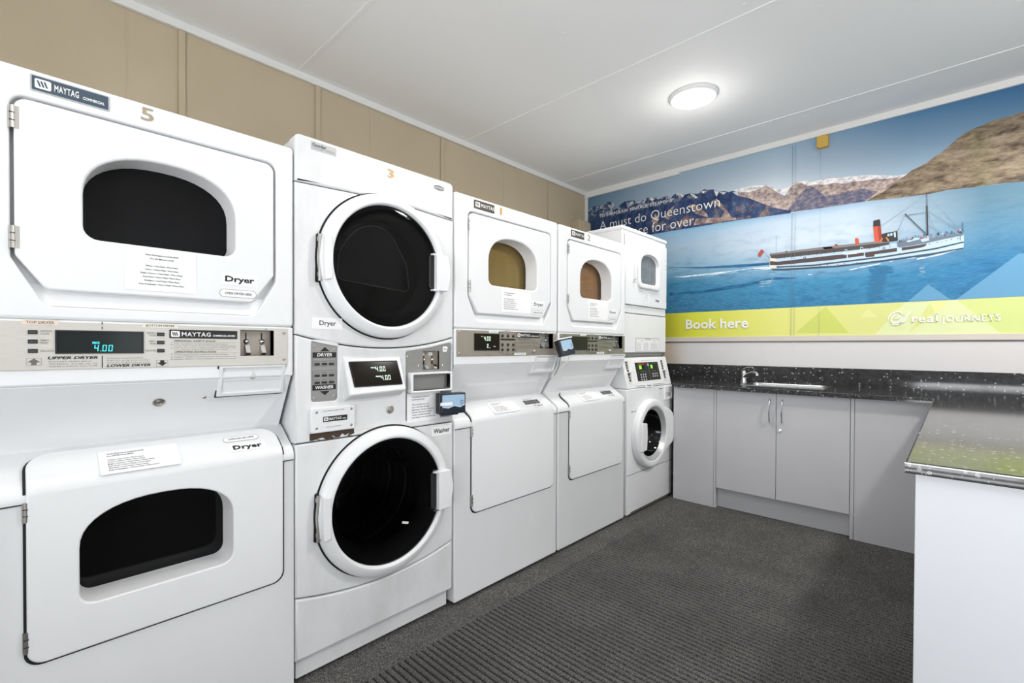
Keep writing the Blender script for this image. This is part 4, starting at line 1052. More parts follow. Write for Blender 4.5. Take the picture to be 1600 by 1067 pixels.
# ------------------------------------------------------------------ counter, cabinets, sink
def stone():
    M = mat('dark_speckled_laminate', (52, 52, 52), .09, spec=.28); n = N(M); v = n.coord()
    vo = n.n('ShaderNodeTexVoronoi'); vo.inputs['Scale'].default_value = 50; n.l(v, vo.inputs['Vector'])
    msk = n.math('LESS_THAN', vo.outputs['Distance'], .26); sep = n.n('ShaderNodeSeparateColor'); n.l(vo.outputs['Color'], sep.inputs[0])
    pick = n.math('GREATER_THAN', sep.outputs[0], .62); f1 = n.math('MULTIPLY', msk, pick)
    vo2 = n.n('ShaderNodeTexVoronoi'); vo2.inputs['Scale'].default_value = 150; n.l(v, vo2.inputs['Vector'])
    sep2 = n.n('ShaderNodeSeparateColor'); n.l(vo2.outputs['Color'], sep2.inputs[0])
    f2 = n.math('MULTIPLY', n.math('LESS_THAN', vo2.outputs['Distance'], .3), n.math('GREATER_THAN', sep2.outputs[1], .86))
    base = n.ramp(n.noise(v, 30, 6, .65), [(.3, (34, 34, 35)), (.6, (58, 58, 59)), (.8, (78, 78, 78))])
    c = n.mix(n.math('MULTIPLY', f1, .7), base, (168, 168, 164)); c = n.mix(n.math('MULTIPLY', f2, .8), c, (150, 150, 146)); n.col(c)
    return M
STONE = stone()
CAB = mat('grey_laminate', (172, 172, 174), .42); _n = N(CAB); _n.col(_n.mix(_n.noise(_n.coord(), 2.5, 5), (200, 200, 204), (186, 186, 189)))
CABW = mat('white_island_laminate', (226, 228, 232), .4)
ZT, ZB_ = .900, .872
sinkhole = rect(-1.165, 3.735, -.665, 4.045, .045, 6)
b = MB(); b.T = TOPVIEW
o_ = [(-1.60, 3.500), (-.089, 3.500), (-.089, 1.505), (1.25, 1.505), (1.25, YB-.003), (-2.40, YB-.003), (-2.40, 3.66), (-1.60, 3.66)]
b.plate(o_, STONE, ZB_, ZT, [sinkhole], bev=.005, seg=3)
ct = tag(b.build('countertop'), 'black speckled laminate worktop running along the back wall and turning down the right side', 'worktop')
b = MB(); b.T = TOPVIEW; b.plate(rect(-2.40, YB-.022, 1.25, YB-.003), STONE, ZT, 1.030, bev=.004); b.build('splashback', ct)
# worktop edge: pale worn strip on the island end
b = MB(); xyz(b); b.box(-.0895, 1.25, 1.5035, 1.5055, ZT-.0045, ZT-.0018, mat('edge_trim', (190, 190, 188), .3, .6)); b.build('edge_strip', ct)
def cabpanel(name, label, x0, x1, y0, y1, z0, z1, m=CAB):
    b = MB(); xyz(b); b.box(x0, x1, y0, y1, z0, z1, m); return tag(b.build(name, bevel=.0015), label, 'panel')
cabpanel('filler_panel', 'flush grey end panel under the worktop between the far stack and the sink cupboard', -1.60, -1.293, 3.535, 3.553, 0, .871)
cabpanel('filler_panel', 'tall plain grey panel under the worktop right of the sink cupboard doors', -.447, -.02, 3.535, 3.553, 0, .871)
r = thing('sink_cabinet', 'grey two-door cupboard under the sink with a recessed plinth', 'cupboard', (-.88, 3.86, 0))
b = MB(); b.T = TOPVIEW @ Matrix.Translation((.88, -3.86, 0))
b.box(-1.291, -1.277, 3.537, 4.16, 0, .871, CAB); b.box(-.467, -.449, 3.533, 4.16, 0, .871, CAB); b.box(-1.277, -.467, 3.557, 4.16, .150, .168, CAB); b.box(-1.277, -.467, 4.14, 4.16, .15, .871, CAB); b.box(-1.277, -.467, 3.557, 3.575, .75, .871, CAB)
b.build('body', r, bevel=.001)
b = MB(); b.T = TOPVIEW @ Matrix.Translation((.88, -3.86, 0)); b.box(-1.277, -.467, 3.590, 3.606, 0, .149, CAB); b.build('kickboard', r)
for x0, x1, hx in ((-1.274, -.8815, -.918), (-.8785, -.470, -.842)):
    b = MB(); b.T = TOPVIEW @ Matrix.Translation((.88, -3.86, 0)); b.box(x0, x1, 3.536, 3.5545, .150, .868, CAB); d = b.build('door', r, bevel=.0018)
    b = MB(); b.T = Matrix.Translation((.88+hx, 0, -(3.536-3.86))); q = [(0, .672, 0), (0, .678, .014), (0, .70, .024), (0, .75, .029), (0, .80, .024), (0, .822, .014), (0, .828, 0)]
    b.tube(q, [.006, .0055, .005, .005, .005, .0055, .006], CHROME, 10); b.build('handle', d)
    if hx > -.88:
        b = MB(); b.T = Matrix.Translation((.88-.858, .618, -(3.536-3.86))); b.ringrev([(.011, 0), (.011, .004), (.009, .006), (.003, .006), (.0001, .003)], CHROME, n=20); b.build('lock', d)
r = thing('island_cabinet', 'white-sided base unit under the near end of the worktop at the right edge', 'cupboard', (.5, 1.53, 0))
b = MB(); b.T = TOPVIEW @ Matrix.Translation((-.5, -1.53, 0)); b.box(-.070, 1.20, 1.530, 1.548, 0, .871, CABW); b.build('end_panel', r, bevel=.0015)
b = MB(); b.T = TOPVIEW @ Matrix.Translation((-.5, -1.53, 0)); b.box(-.052, 1.18, 1.548, 3.50, .0, .871, CAB); b.build('body', r, bevel=.0015)
# sink
SS = mat('stainless_steel', (200, 202, 204), .24, 1.0)
r = thing('sink', 'shallow rectangular stainless steel sink let into the dark worktop', 'sink', (-.915, 3.89, .9))
b = MB(); b.T = TOPVIEW @ Matrix.Translation((.915, -3.89, 0))
lo = rect(-1.185, 3.715, -.645, 4.065, .055, 6); rim = rect(-1.160, 3.742, -.670, 4.040, .045, 6); rings = [(lo, .9004), (offset(lo, .004), .9040), (offset(rim, -.004), .9040), (rim, .900), (offset(rim, .006), .86), (offset(rim, .018), .755), (offset(rim, .040), .745)]
n = len(lo); vs = []; F = []
for p, z in rings: vs += [(x, y_, z) for x, y_ in p]
for k in range(len(rings)-1):
    for i in range(n): j = (i+1) % n; F.append([k*n+i, k*n+j, (k+1)*n+j, (k+1)*n+i])
F.append([(len(rings)-1)*n+i for i in range(n)]); b.add(vs, F, SS); b.build('basin', r, angle=50)
b = MB(); b.T = TOPVIEW @ Matrix.Translation((0, 0, .745)); b.ringrev([(.040, .0005), (.038, .003), (.028, .001), (.0001, .0)], CHROME, n=28); b.build('drain', r)
for o_ in r.children: o_.location.z = -.9
r = thing('mixer_tap', 'chrome lever mixer tap at the left end of the sink', 'tap', (-1.258, 4.09, .9), 0)
b = MB(); b.T = TOPVIEW; b.ringrev([(.030, 0), (.030, .006), (.024, .012), (.022, .05), (.021, .075), (.016, .088), (.0001, .092)], CHROME, n=28); b.build('body', r)
b = MB(); b.T = TOPVIEW; b.tube([(0, -.005, .035), (.0, -.045, .060), (.0, -.095, .078), (0, -.135, .080), (0, -.152, .072), (0, -.155, .058)], [.017, .015, .0125, .012, .0125, .013], CHROME, 14); b.build('spout', r)
b = MB(); b.T = TOPVIEW; b.tube([(0, .006, .088), (0, -.010, .104), (0, -.045, .116), (0, -.105, .120)], [.014, .011, .008, .006], CHROME, 12); b.build('lever', r)
r.rotation_euler.z = math.radians(54)

# ------------------------------------------------------------------ ceiling light
def ceiling_light(label, x, y, power):
    r = thing('ceiling_light', label, 'ceiling light', (x, y, ZC), 0, None)
    Tm = TOPVIEW @ Matrix.Rotation(math.pi, 4, 'X')
    b = MB(); b.T = Tm; b.ringrev([(.150, 0), (.150, .012), (.140, .022), (.100, .026), (.094, .022)], WHITE_PL, n=56); b.build('rim', r)
    b = MB(); b.T = Tm; b.dome(0, 0, .098, .022, .040, DIFF, 40, 6); b.build('diffuser', r)
    l = lamp('ceiling_lamp_light', 'SPOT', (0, 0, -.085), power, (1, .975, .945), .09)
    l.data.spot_size = math.radians(175); l.data.spot_blend = .4; l.parent = r
    l = lamp('ceiling_lamp_glow', 'POINT', (0, 0, -.19), power*.05, (1, .975, .945), .09); l.parent = r
    return r
DIFF = mat('lamp_diffuser', (255, 252, 245), .5, emit=(255, 246, 232), es=14)
ceiling_light('round white ceiling light, lit, above the floor in front of the far stacks', -1.263, 3.05, 40)
ceiling_light('round white ceiling light above the floor between the stacks numbered 1 and 3', -1.10, 1.28, 14)
ceiling_light('added out-of-view round ceiling light over the right-hand run of worktop', .78, 2.75, 138)  # unseen lamp, added to brighten the lower machine fronts and cupboards
ceiling_light('round white ceiling light nearest the front wall, above the stack numbered 5', -1.2, -.55, 6)

# ------------------------------------------------------------------ the printed wall mural
def mm(name, fn, rough=.42):
    M = mat(name, (128, 128, 128), .55, spec=.3); n = N(M); n.col(fn(n)); return M
def XZ(n):
    tc = n.n('ShaderNodeTexCoord'); sp = n.n('ShaderNodeSeparateXYZ'); n.l(tc.outputs['Object'], sp.inputs[0]); return sp.outputs[0], sp.outputs[2]
def f_sky(n):
    x, z = XZ(n)
    lo = n.ramp(n.maprange(x, -2.86, .4), [(0, (116, 142, 164)), (.3, (186, 200, 212)), (.55, (222, 227, 232)), (.8, (168, 190, 206)), (1, (120, 158, 184))])
    hi = n.ramp(n.maprange(x, -2.86, .4), [(0, (80, 116, 142)), (.3, (156, 178, 196)), (.55, (152, 180, 202)), (.8, (70, 120, 160)), (1, (30, 92, 140))])
    return n.mix(n.maprange(z, 2.32, 2.80), lo, hi)
def f_water(n):
    x, z = XZ(n)
    q = n.maprange(z, 1.49, 2.26)
    left = n.ramp(q, [(0, (44, 104, 140)), (.35, (54, 122, 158)), (.50, (120, 160, 184)), (.8, (160, 182, 202)), (.95, (140, 176, 202)), (1, (120, 168, 204))])
    mid = n.ramp(q, [(0, (44, 118, 160)), (.26, (58, 136, 178)), (.46, (150, 184, 208)), (.66, (206, 218, 230)), (.9, (192, 210, 226)), (1, (120, 170, 206))])
    right = n.ramp(q, [(0, (40, 114, 164)), (.3, (42, 120, 168)), (.55, (86, 136, 166)), (.8, (96, 132, 152)), (1, (92, 130, 152))])
    c = n.mix(n.maprange(x, -1.75, -1.0), left, mid); c = n.mix(n.maprange(x, -.55, .12), c, right)
    w = n.noise(n.coord((9, 1, 60)), 2.4, 5, .6); w2 = n.noise(n.coord((4, 1, 13)), 2.2, 4, .55)
    k = n.math('MULTIPLY', n.maprange(w, .42, .72), n.maprange(z, 2.2, 1.6, .06, .34))
    c = n.mix(k, c, (120, 176, 208)); k = n.math('MULTIPLY', n.maprange(w2, .5, .3), n.maprange(z, 2.2, 1.7, .05, .40)); return n.mix(k, c, (22, 78, 124))
def nz(a, b, c, sc=9, det=8, stretch=(1, 1, 1.4), lo=.36, hi=.64, rot=0.):
    return lambda n: n.ramp(n.noise(n.coord(stretch, (0, rot, 0)), sc, det, .68), [(lo, a), ((lo+hi)/2, b), (hi, c)])
def f_hill(n):
    a = n.noise(n.coord((1.0, 1, 2.4), (0, -.42, 0)), 8, 10, .72); g = n.noise(n.coord(), 3.0, 4)
    c = n.ramp(a, [(.34, (62, 52, 42)), (.45, (118, 102, 84)), (.55, (150, 134, 112)), (.68, (176, 160, 138))])
    c = n.mix(n.math('MULTIPLY', n.maprange(g, .54, .68), .5), c, (120, 122, 70)); x, z = XZ(n)
    return n.mix(n.math('MULTIPLY', n.maprange(n.math('ADD', z, n.math('MULTIPLY', a, .10)), 2.275, 2.235), .6), c, (48, 42, 38))
def f_dark(n):
    x, z = XZ(n); a = n.noise(n.coord((1.3, 1, .7), (0, .5, 0)), 15, 9, .72)
    c = n.ramp(a, [(.38, (22, 42, 82)), (.50, (40, 62, 104)), (.60, (62, 80, 116)), (.72, (120, 126, 146))])
    sn = n.math('MULTIPLY', n.maprange(n.noise(n.coord(), 24, 7, .7), .50, .58), n.maprange(z, 2.50, 2.60)); c = n.mix(sn, c, (206, 208, 214))
    wm = n.math('MULTIPLY', n.maprange(n.noise(n.coord(), 11, 7, .65), .50, .60), n.math('MULTIPLY', n.maprange(z, 2.42, 2.32), n.maprange(x, -2.3, -1.9))); c = n.mix(wm, c, (132, 112, 104))
    return n.mix(n.maprange(x, -2.5, -2.86, 0, .35), c, (70, 104, 130))
def f_band(n):
    x, z = XZ(n); return n.ramp(n.maprange(x, -2.0, .4), [(0, (178, 172, 46)), (.12, (212, 214, 66)), (.4, (222, 222, 128)), (.65, (216, 218, 140)), (1, (206, 220, 142))])
MM = dict(sky=mm('print_sky', f_sky), water=mm('print_water', f_water), snow=mm('print_snow', nz((170, 166, 174), (230, 226, 226), (248, 246, 244), 26)),
    rangebrown=mm('print_brown_range', nz((112, 98, 104), (166, 148, 142), (204, 188, 178), 26)), rangeshade=mm('print_shaded_range', nz((78, 80, 108), (104, 102, 124), (150, 138, 140), 28)),
    darkrange=mm('print_dark_range', f_dark), rockwarm=mm('print_warm_rock', nz((92, 82, 96), (150, 128, 120), (200, 178, 160), 16)), hill=mm('print_hill', f_hill), band=mm('print_green_band', f_band),
    foam=mm('print_foam', nz((150, 186, 210), (214, 226, 234), (246, 246, 244), 30, 6, (1, 1, 3))), foam2=mm('print_pale_glint', nz((70, 138, 178), (120, 170, 200), (208, 220, 226), 14, 6, (1, 1, 6))),
    wakeblue=mm('print_wake_blue', nz((20, 74, 116), (34, 98, 142), (60, 124, 166), 14, 5, (1, 1, 5))), reflect=mm('print_reflection', nz((46, 128, 172), (52, 122, 166), (74, 120, 158), 12, 6, (1, 1, 4))))
for k, c in dict(bandlight=(222, 224, 150), bandlight2=(216, 224, 168), banddark=(202, 210, 104), waterlight=(92, 152, 190), hull=(186, 208, 226), hullwarm=(228, 218, 208), hulldark=(52, 70, 88), shipbrown=(74, 60, 60), hullroof=(72, 66, 66),
    rooflight=(128, 122, 122), funnel=(206, 84, 56), funnelshade=(160, 58, 44), shipblack=(44, 42, 46), orange=(206, 128, 66), lifeboat=(206, 220, 230), shipgrey=(104, 118, 134), flag=(176, 74, 66)).items():
    MM[k] = mat('print_'+k, c, .42)

MURAL = [
 ('sky', [(-2.856,1.9),(1.69,1.9),(1.69,2.772),(-1.845,2.772),(-1.845,2.755),(-2.856,2.755)]),
 ('water', [(-2.856,1.494),(1.69,1.494),(1.69,2.188),(0.288,2.188),(-0.051,2.208),(-0.485,2.227),(-0.931,2.235),(-1.358,2.254),(-2.084,2.264),(-2.856,2.254)]),
 ('snow', [(-1.388,2.509),(-1.26,2.517),(-1.192,2.507),(-1.125,2.497),(-1.046,2.439),(-0.97,2.436),(-0.933,2.47),(-0.894,2.466),(-0.856,2.463),(-0.811,2.445),(-0.767,2.446),(-0.725,2.447),(-0.67,2.44),(-0.612,2.431),(-0.565,2.426),(-0.509,2.418),(-0.454,2.409),(-0.4,2.393),(-0.347,2.378),(-0.305,2.367),(-0.255,2.365),(-0.254,2.348),(-0.3,2.34),(-0.373,2.348),(-0.508,2.363),(-0.682,2.386),(-0.933,2.414),(-1.114,2.409)]),
 ('rangebrown', [(-1.345,2.484),(-1.26,2.465),(-1.191,2.472),(-1.124,2.488),(-1.058,2.427),(-0.994,2.377),(-0.947,2.451),(-0.907,2.453),(-0.881,2.456),(-0.855,2.433),(-0.836,2.42),(-0.786,2.421),(-0.724,2.401),(-0.682,2.404),(-0.652,2.4),(-0.611,2.382),(-0.554,2.387),(-0.497,2.377),(-0.426,2.373),(-0.367,2.36),(-0.305,2.353),(-0.27,2.348),(-0.254,2.339),(-0.254,2.287),(-0.485,2.227),(-0.931,2.239),(-1.358,2.258)]),
 ('rangeshade', [(-0.887,2.367),(-0.861,2.391),(-0.836,2.416),(-0.804,2.403),(-0.779,2.38),(-0.748,2.344),(-0.72,2.312),(-0.681,2.318),(-0.634,2.313),(-0.587,2.322),(-0.542,2.31),(-0.508,2.324),(-0.475,2.313),(-0.453,2.299),(-0.409,2.281),(-0.485,2.227),(-0.772,2.233),(-0.931,2.239),(-0.971,2.243),(-0.958,2.285),(-0.919,2.322)]),
 ('darkrange', [(-2.856,2.264),(-2.856,2.61),(-2.841,2.62),(-2.805,2.644),(-2.764,2.655),(-2.705,2.647),(-2.647,2.647),(-2.624,2.662),(-2.596,2.668),(-2.567,2.659),(-2.545,2.64),(-2.534,2.614),(-2.517,2.589),(-2.489,2.581),(-2.473,2.597),(-2.457,2.612),(-2.435,2.619),(-2.414,2.632),(-2.366,2.626),(-2.318,2.622),(-2.287,2.604),(-2.256,2.595),(-2.231,2.603),(-2.206,2.616),(-2.175,2.617),(-2.106,2.606),(-2.082,2.595),(-2.057,2.574),(-2.019,2.584),(-1.972,2.593),(-1.953,2.576),(-1.934,2.557),(-1.916,2.577),(-1.898,2.59),(-1.875,2.591),(-1.852,2.595),(-1.83,2.578),(-1.807,2.564),(-1.776,2.566),(-1.745,2.567),(-1.715,2.554),(-1.685,2.546),(-1.655,2.562),(-1.626,2.574),(-1.588,2.558),(-1.551,2.557),(-1.526,2.539),(-1.502,2.522),(-1.474,2.521),(-1.446,2.516),(-1.418,2.501),(-1.391,2.506),(-1.36,2.492),(-1.388,2.493),(-1.344,2.454),(-1.273,2.423),(-1.204,2.383),(-1.137,2.34),(-1.07,2.301),(-1.006,2.274),(-0.943,2.253),(-0.954,2.234),(-1.358,2.25),(-2.084,2.257)]),
 ('snow', [(-1.754,2.567),(-1.715,2.55),(-1.68,2.509),(-1.702,2.509),(-1.736,2.538)]),
 ('snow', [(-1.543,2.546),(-1.502,2.52),(-1.518,2.486),(-1.53,2.505)]),
 ('snow', [(-1.494,2.518),(-1.438,2.506),(-1.462,2.49)]),
 ('snow', [(-1.843,2.583),(-1.807,2.559),(-1.825,2.539)]),
 ('snow', [(-1.879,2.591),(-1.852,2.589),(-1.861,2.567)]),
 ('snow', [(-2.146,2.605),(-2.087,2.589),(-2.126,2.576)]),
 ('snow', [(-1.651,2.557),(-1.617,2.562),(-1.632,2.536)]),
 ('rockwarm', [(-1.575,2.448),(-1.518,2.47),(-1.437,2.354),(-1.389,2.28),(-1.484,2.297),(-1.452,2.341),(-1.517,2.411)]),
 ('rockwarm', [(-1.771,2.463),(-1.701,2.458),(-1.599,2.352),(-1.59,2.317),(-1.7,2.372)]),
 ('rockwarm', [(-1.952,2.456),(-1.897,2.489),(-1.952,2.366),(-1.999,2.393)]),
 ('rockwarm', [(-1.7,2.329),(-1.5,2.3),(-1.358,2.274),(-1.358,2.256),(-1.581,2.269),(-1.717,2.272)]),
 ('rockwarm', [(-2.124,2.38),(-2.086,2.446),(-2.046,2.402),(-2.075,2.326)]),
 ('hill', [(-0.477,2.227),(-0.431,2.251),(-0.381,2.272),(-0.323,2.314),(-0.266,2.356),(-0.228,2.384),(-0.192,2.398),(-0.155,2.415),(-0.111,2.448),(-0.076,2.468),(-0.042,2.497),(-0.009,2.53),(0.025,2.554),(0.066,2.572),(0.106,2.58),(0.153,2.595),(0.215,2.598),(0.284,2.607),(0.284,2.607),(0.7,2.747),(1.2,2.767),(1.69,2.657),(1.69,2.188),(0.288,2.187),(0.196,2.196),(0.077,2.201),(-0.057,2.211),(-0.136,2.205),(-0.264,2.211),(-0.381,2.219)]),
 ('band', [(-2.856,1.272),(1.69,1.272),(1.69,1.494),(-2.856,1.494)]),
 ('bandlight', [(-0.503,1.399),(-0.461,1.463),(-0.403,1.398)]),
 ('bandlight2', [(-0.417,1.275),(-0.259,1.49),(-0.123,1.488),(-0.243,1.272)]),
 ('bandlight2', [(-0.243,1.272),(-0.029,1.494),(0.001,1.492),(0.201,1.272)]),
 ('bandlight', [(-0.137,1.494),(-0.029,1.492),(-0.1,1.413)]),
 ('banddark', [(-0.91,1.295),(-0.713,1.489),(-0.569,1.289)]),
 ('waterlight', [(-0.241,1.497),(-0.139,1.606),(-0.03,1.498)]),
 ('waterlight', [(-0.002,1.495),(0.272,1.755),(1.0,1.635),(1.0,1.495)]),
 ('wakeblue', [(-0.877,1.721),(-1.053,1.744),(-1.268,1.714),(-1.639,1.681),(-1.939,1.683),(-1.939,1.658),(-1.639,1.66),(-1.267,1.687),(-1.053,1.721)]),
 ('foam', [(-1.079,1.83),(-1.227,1.838),(-1.368,1.83),(-1.578,1.83),(-1.803,1.828),(-1.897,1.827),(-1.803,1.815),(-1.578,1.815),(-1.368,1.808),(-1.227,1.814),(-1.079,1.81)]),
 ('foam2', [(-1.119,1.817),(-1.339,1.808),(-1.547,1.802),(-1.64,1.805),(-1.486,1.815),(-1.269,1.834)]),
 ('wakeblue', [(-1.099,1.864),(-1.255,1.874),(-1.456,1.882),(-1.641,1.891),(-1.941,1.922),(-1.641,1.878),(-1.339,1.854),(-1.099,1.847)]),
 ('foam2', [(-1.106,1.805),(-1.045,1.797),(-1.05,1.794),(-1.102,1.8)]),
 ('foam2', [(-1.104,1.797),(-1.046,1.789),(-1.053,1.787),(-1.1,1.792)]),
 ('foam2', [(-1.102,1.788),(-1.048,1.782),(-1.056,1.779),(-1.097,1.783)]),
 ('foam2', [(-1.099,1.78),(-1.049,1.774),(-1.059,1.771),(-1.095,1.775)]),
 ('foam2', [(-1.097,1.772),(-1.055,1.766),(-1.062,1.764),(-1.093,1.767)]),
 ('foam2', [(-1.095,1.763),(-1.056,1.758),(-1.065,1.756),(-1.091,1.758)]),
 ('foam2', [(-1.093,1.755),(-1.072,1.752),(-1.068,1.748),(-1.089,1.75)]),
 ('foam2', [(-1.091,1.747),(-1.068,1.743),(-1.071,1.74),(-1.087,1.742)]),
 ('foam2', [(-1.089,1.738),(-1.064,1.735),(-1.074,1.732),(-1.084,1.733)]),
 ('foam2', [(-1.163,1.727),(-1.042,1.721),(-1.067,1.718),(-1.141,1.721)]),
 ('foam2', [(-1.183,1.722),(-1.083,1.718),(-1.087,1.713),(-1.161,1.716)]),
 ('foam2', [(-1.178,1.714),(-1.074,1.71),(-1.082,1.705),(-1.156,1.709)]),
 ('foam2', [(-1.165,1.706),(-1.09,1.705),(-1.07,1.697),(-1.144,1.701)]),
 ('foam2', [(-1.179,1.7),(-1.089,1.698),(-1.083,1.692),(-1.157,1.695)]),
 ('foam2', [(-1.153,1.691),(-1.039,1.687),(-1.058,1.683),(-1.131,1.685)]),
 ('foam2', [(-1.181,1.686),(-1.064,1.682),(-1.085,1.678),(-1.159,1.681)]),
 ('foam2', [(-1.181,1.679),(-1.074,1.676),(-1.085,1.671),(-1.16,1.674)]),
 ('reflect', [(-0.446,1.764),(-0.344,1.755),(-0.354,1.75),(-0.435,1.757)]),
 ('reflect', [(-0.468,1.759),(-0.316,1.745),(-0.331,1.741),(-0.452,1.752)]),
 ('reflect', [(-0.426,1.748),(-0.324,1.739),(-0.334,1.734),(-0.416,1.742)]),
 ('reflect', [(-0.466,1.746),(-0.319,1.732),(-0.333,1.728),(-0.451,1.739)]),
 ('reflect', [(-0.464,1.739),(-0.313,1.725),(-0.327,1.721),(-0.448,1.732)]),
 ('reflect', [(-0.461,1.732),(-0.332,1.72),(-0.345,1.716),(-0.448,1.725)]),
 ('reflect', [(-0.459,1.725),(-0.315,1.712),(-0.329,1.708),(-0.445,1.718)]),
 ('reflect', [(-0.456,1.717),(-0.312,1.705),(-0.326,1.701),(-0.441,1.711)]),
 ('reflect', [(-0.444,1.709),(-0.349,1.702),(-0.358,1.698),(-0.434,1.703)]),
 ('reflect', [(-0.444,1.703),(-0.361,1.697),(-0.369,1.692),(-0.435,1.697)]),
 ('reflect', [(-0.437,1.695),(-0.363,1.691),(-0.37,1.685),(-0.429,1.689)]),
 ('reflect', [(-0.463,1.691),(-0.353,1.683),(-0.364,1.678),(-0.452,1.685)]),
 ('reflect', [(-0.458,1.684),(-0.346,1.676),(-0.357,1.671),(-0.447,1.678)]),
 ('reflect', [(-0.434,1.675),(-0.35,1.67),(-0.358,1.664),(-0.425,1.669)]),
 ('reflect', [(-0.452,1.67),(-0.358,1.664),(-0.367,1.659),(-0.442,1.664)]),
 ('reflect', [(-0.443,1.662),(-0.352,1.657),(-0.36,1.651),(-0.433,1.656)]),
 ('reflect', [(-0.421,1.653),(-0.363,1.651),(-0.368,1.645),(-0.415,1.648)]),
 ('reflect', [(-0.425,1.647),(-0.371,1.645),(-0.377,1.639),(-0.42,1.641)]),
 ('reflect', [(-0.472,1.645),(-0.361,1.637),(-0.372,1.633),(-0.46,1.638)]),
 ('reflect', [(-0.462,1.637),(-0.358,1.631),(-0.368,1.625),(-0.451,1.631)]),
 ('reflect', [(-0.462,1.63),(-0.376,1.625),(-0.384,1.62),(-0.453,1.624)]),
 ('reflect', [(-0.439,1.621),(-0.393,1.62),(-0.397,1.615),(-0.434,1.616)]),
 ('reflect', [(-0.472,1.617),(-0.363,1.611),(-0.374,1.606),(-0.461,1.611)]),
 ('reflect', [(-0.448,1.609),(-0.356,1.604),(-0.365,1.599),(-0.438,1.603)]),
 ('reflect', [(-0.468,1.603),(-0.365,1.598),(-0.375,1.593),(-0.457,1.597)]),
 ('reflect', [(-0.442,1.595),(-0.384,1.593),(-0.39,1.587),(-0.436,1.589)]),
 ('reflect', [(-0.467,1.59),(-0.381,1.586),(-0.389,1.581),(-0.458,1.584)]),
 ('reflect', [(-0.45,1.582),(-0.369,1.579),(-0.377,1.573),(-0.442,1.576)]),
 ('reflect', [(-0.472,1.577),(-0.384,1.573),(-0.393,1.568),(-0.463,1.571)]),
 ('reflect', [(-0.474,1.57),(-0.383,1.566),(-0.392,1.561),(-0.465,1.564)]),
 ('reflect', [(-0.44,1.561),(-0.395,1.56),(-0.399,1.555),(-0.435,1.555)]),
 ('reflect', [(-0.467,1.556),(-0.383,1.553),(-0.391,1.547),(-0.459,1.55)]),
 ('reflect', [(-0.463,1.549),(-0.381,1.546),(-0.389,1.541),(-0.454,1.543)]),
 ('reflect', [(-0.446,1.541),(-0.41,1.542),(-0.413,1.536),(-0.442,1.536)]),
 ('foam2', [(-0.186,1.724),(-0.152,1.722),(-0.158,1.719),(-0.18,1.721)]),
 ('foam2', [(-0.188,1.715),(-0.155,1.714),(-0.16,1.711),(-0.182,1.712)]),
 ('foam2', [(-0.189,1.707),(-0.155,1.705),(-0.161,1.702),(-0.183,1.704)]),
 ('foam2', [(-0.184,1.698),(-0.15,1.696),(-0.156,1.693),(-0.178,1.694)]),
 ('foam2', [(-0.181,1.689),(-0.148,1.687),(-0.154,1.684),(-0.176,1.686)]),
 ('foam2', [(-0.193,1.681),(-0.159,1.679),(-0.165,1.677),(-0.187,1.678)]),
 ('foam2', [(-0.196,1.673),(-0.162,1.671),(-0.168,1.668),(-0.19,1.67)]),
 ('foam2', [(-0.186,1.663),(-0.152,1.661),(-0.158,1.659),(-0.18,1.66)]),
 ('foam', [(-0.574,1.749),(-0.514,1.761),(-0.448,1.77),(-0.391,1.776),(-0.39,1.769),(-0.448,1.76),(-0.514,1.753),(-0.565,1.744)]),
 ('foam', [(-0.199,1.784),(-0.12,1.794),(-0.043,1.815),(0.025,1.822),(-0.002,1.814),(-0.07,1.792),(-0.141,1.782),(-0.196,1.775)]),
 ('foam', [(-0.653,1.785),(-0.626,1.787),(-0.624,1.782),(-0.647,1.78)]),
 ('foam', [(-0.583,1.792),(-0.557,1.793),(-0.555,1.789),(-0.577,1.786)]),
 ('foam', [(-0.344,1.784),(-0.32,1.785),(-0.319,1.781),(-0.339,1.778)]),
 ('foam', [(-0.252,1.79),(-0.229,1.791),(-0.228,1.787),(-0.247,1.785)]),
 ('foam', [(-0.229,1.792),(-0.207,1.793),(-0.205,1.789),(-0.225,1.787)]),
 ('foam', [(-0.832,1.742),(-0.803,1.744),(-0.801,1.739),(-0.826,1.736)]),
 ('hulldark', [(-1.098,1.83),(-1.087,1.811),(-0.994,1.803),(-0.653,1.788),(-0.367,1.795),(-0.106,1.808),(0.025,1.825),(0.029,1.819),(-0.106,1.798),(-0.367,1.785),(-0.652,1.777),(-0.994,1.79),(-1.071,1.798)]),
 ('hull', [(-1.098,1.822),(-1.095,1.922),(-0.708,1.914),(-0.306,1.903),(-0.302,1.888),(-0.29,1.871),(-0.156,1.881),(-0.071,1.901),(0.029,1.915),(0.031,1.867),(0.029,1.825),(-0.106,1.812),(-0.367,1.797),(-0.653,1.79),(-0.994,1.805)]),
 ('hullwarm', [(-1.098,1.822),(-1.095,1.922),(-1.052,1.921),(-1.046,1.881),(-1.051,1.815)]),
 ('hulldark', [(-1.046,1.828),(-0.799,1.813),(-0.368,1.823),(-0.106,1.842),(0.03,1.865),(0.03,1.856),(-0.106,1.831),(-0.368,1.812),(-0.799,1.801),(-1.046,1.817)]),
 ('shipbrown', [(-1.095,1.876),(-1.036,1.864),(-0.671,1.867),(-0.477,1.862),(-0.302,1.87),(-0.302,1.845),(-0.424,1.841),(-0.427,1.827),(-0.473,1.826),(-0.478,1.841),(-0.671,1.833),(-1.036,1.836),(-1.095,1.843)]),
 ('shipbrown', [(-0.277,1.869),(-0.215,1.871),(-0.148,1.877),(-0.155,1.861),(-0.178,1.854),(-0.276,1.847)]),
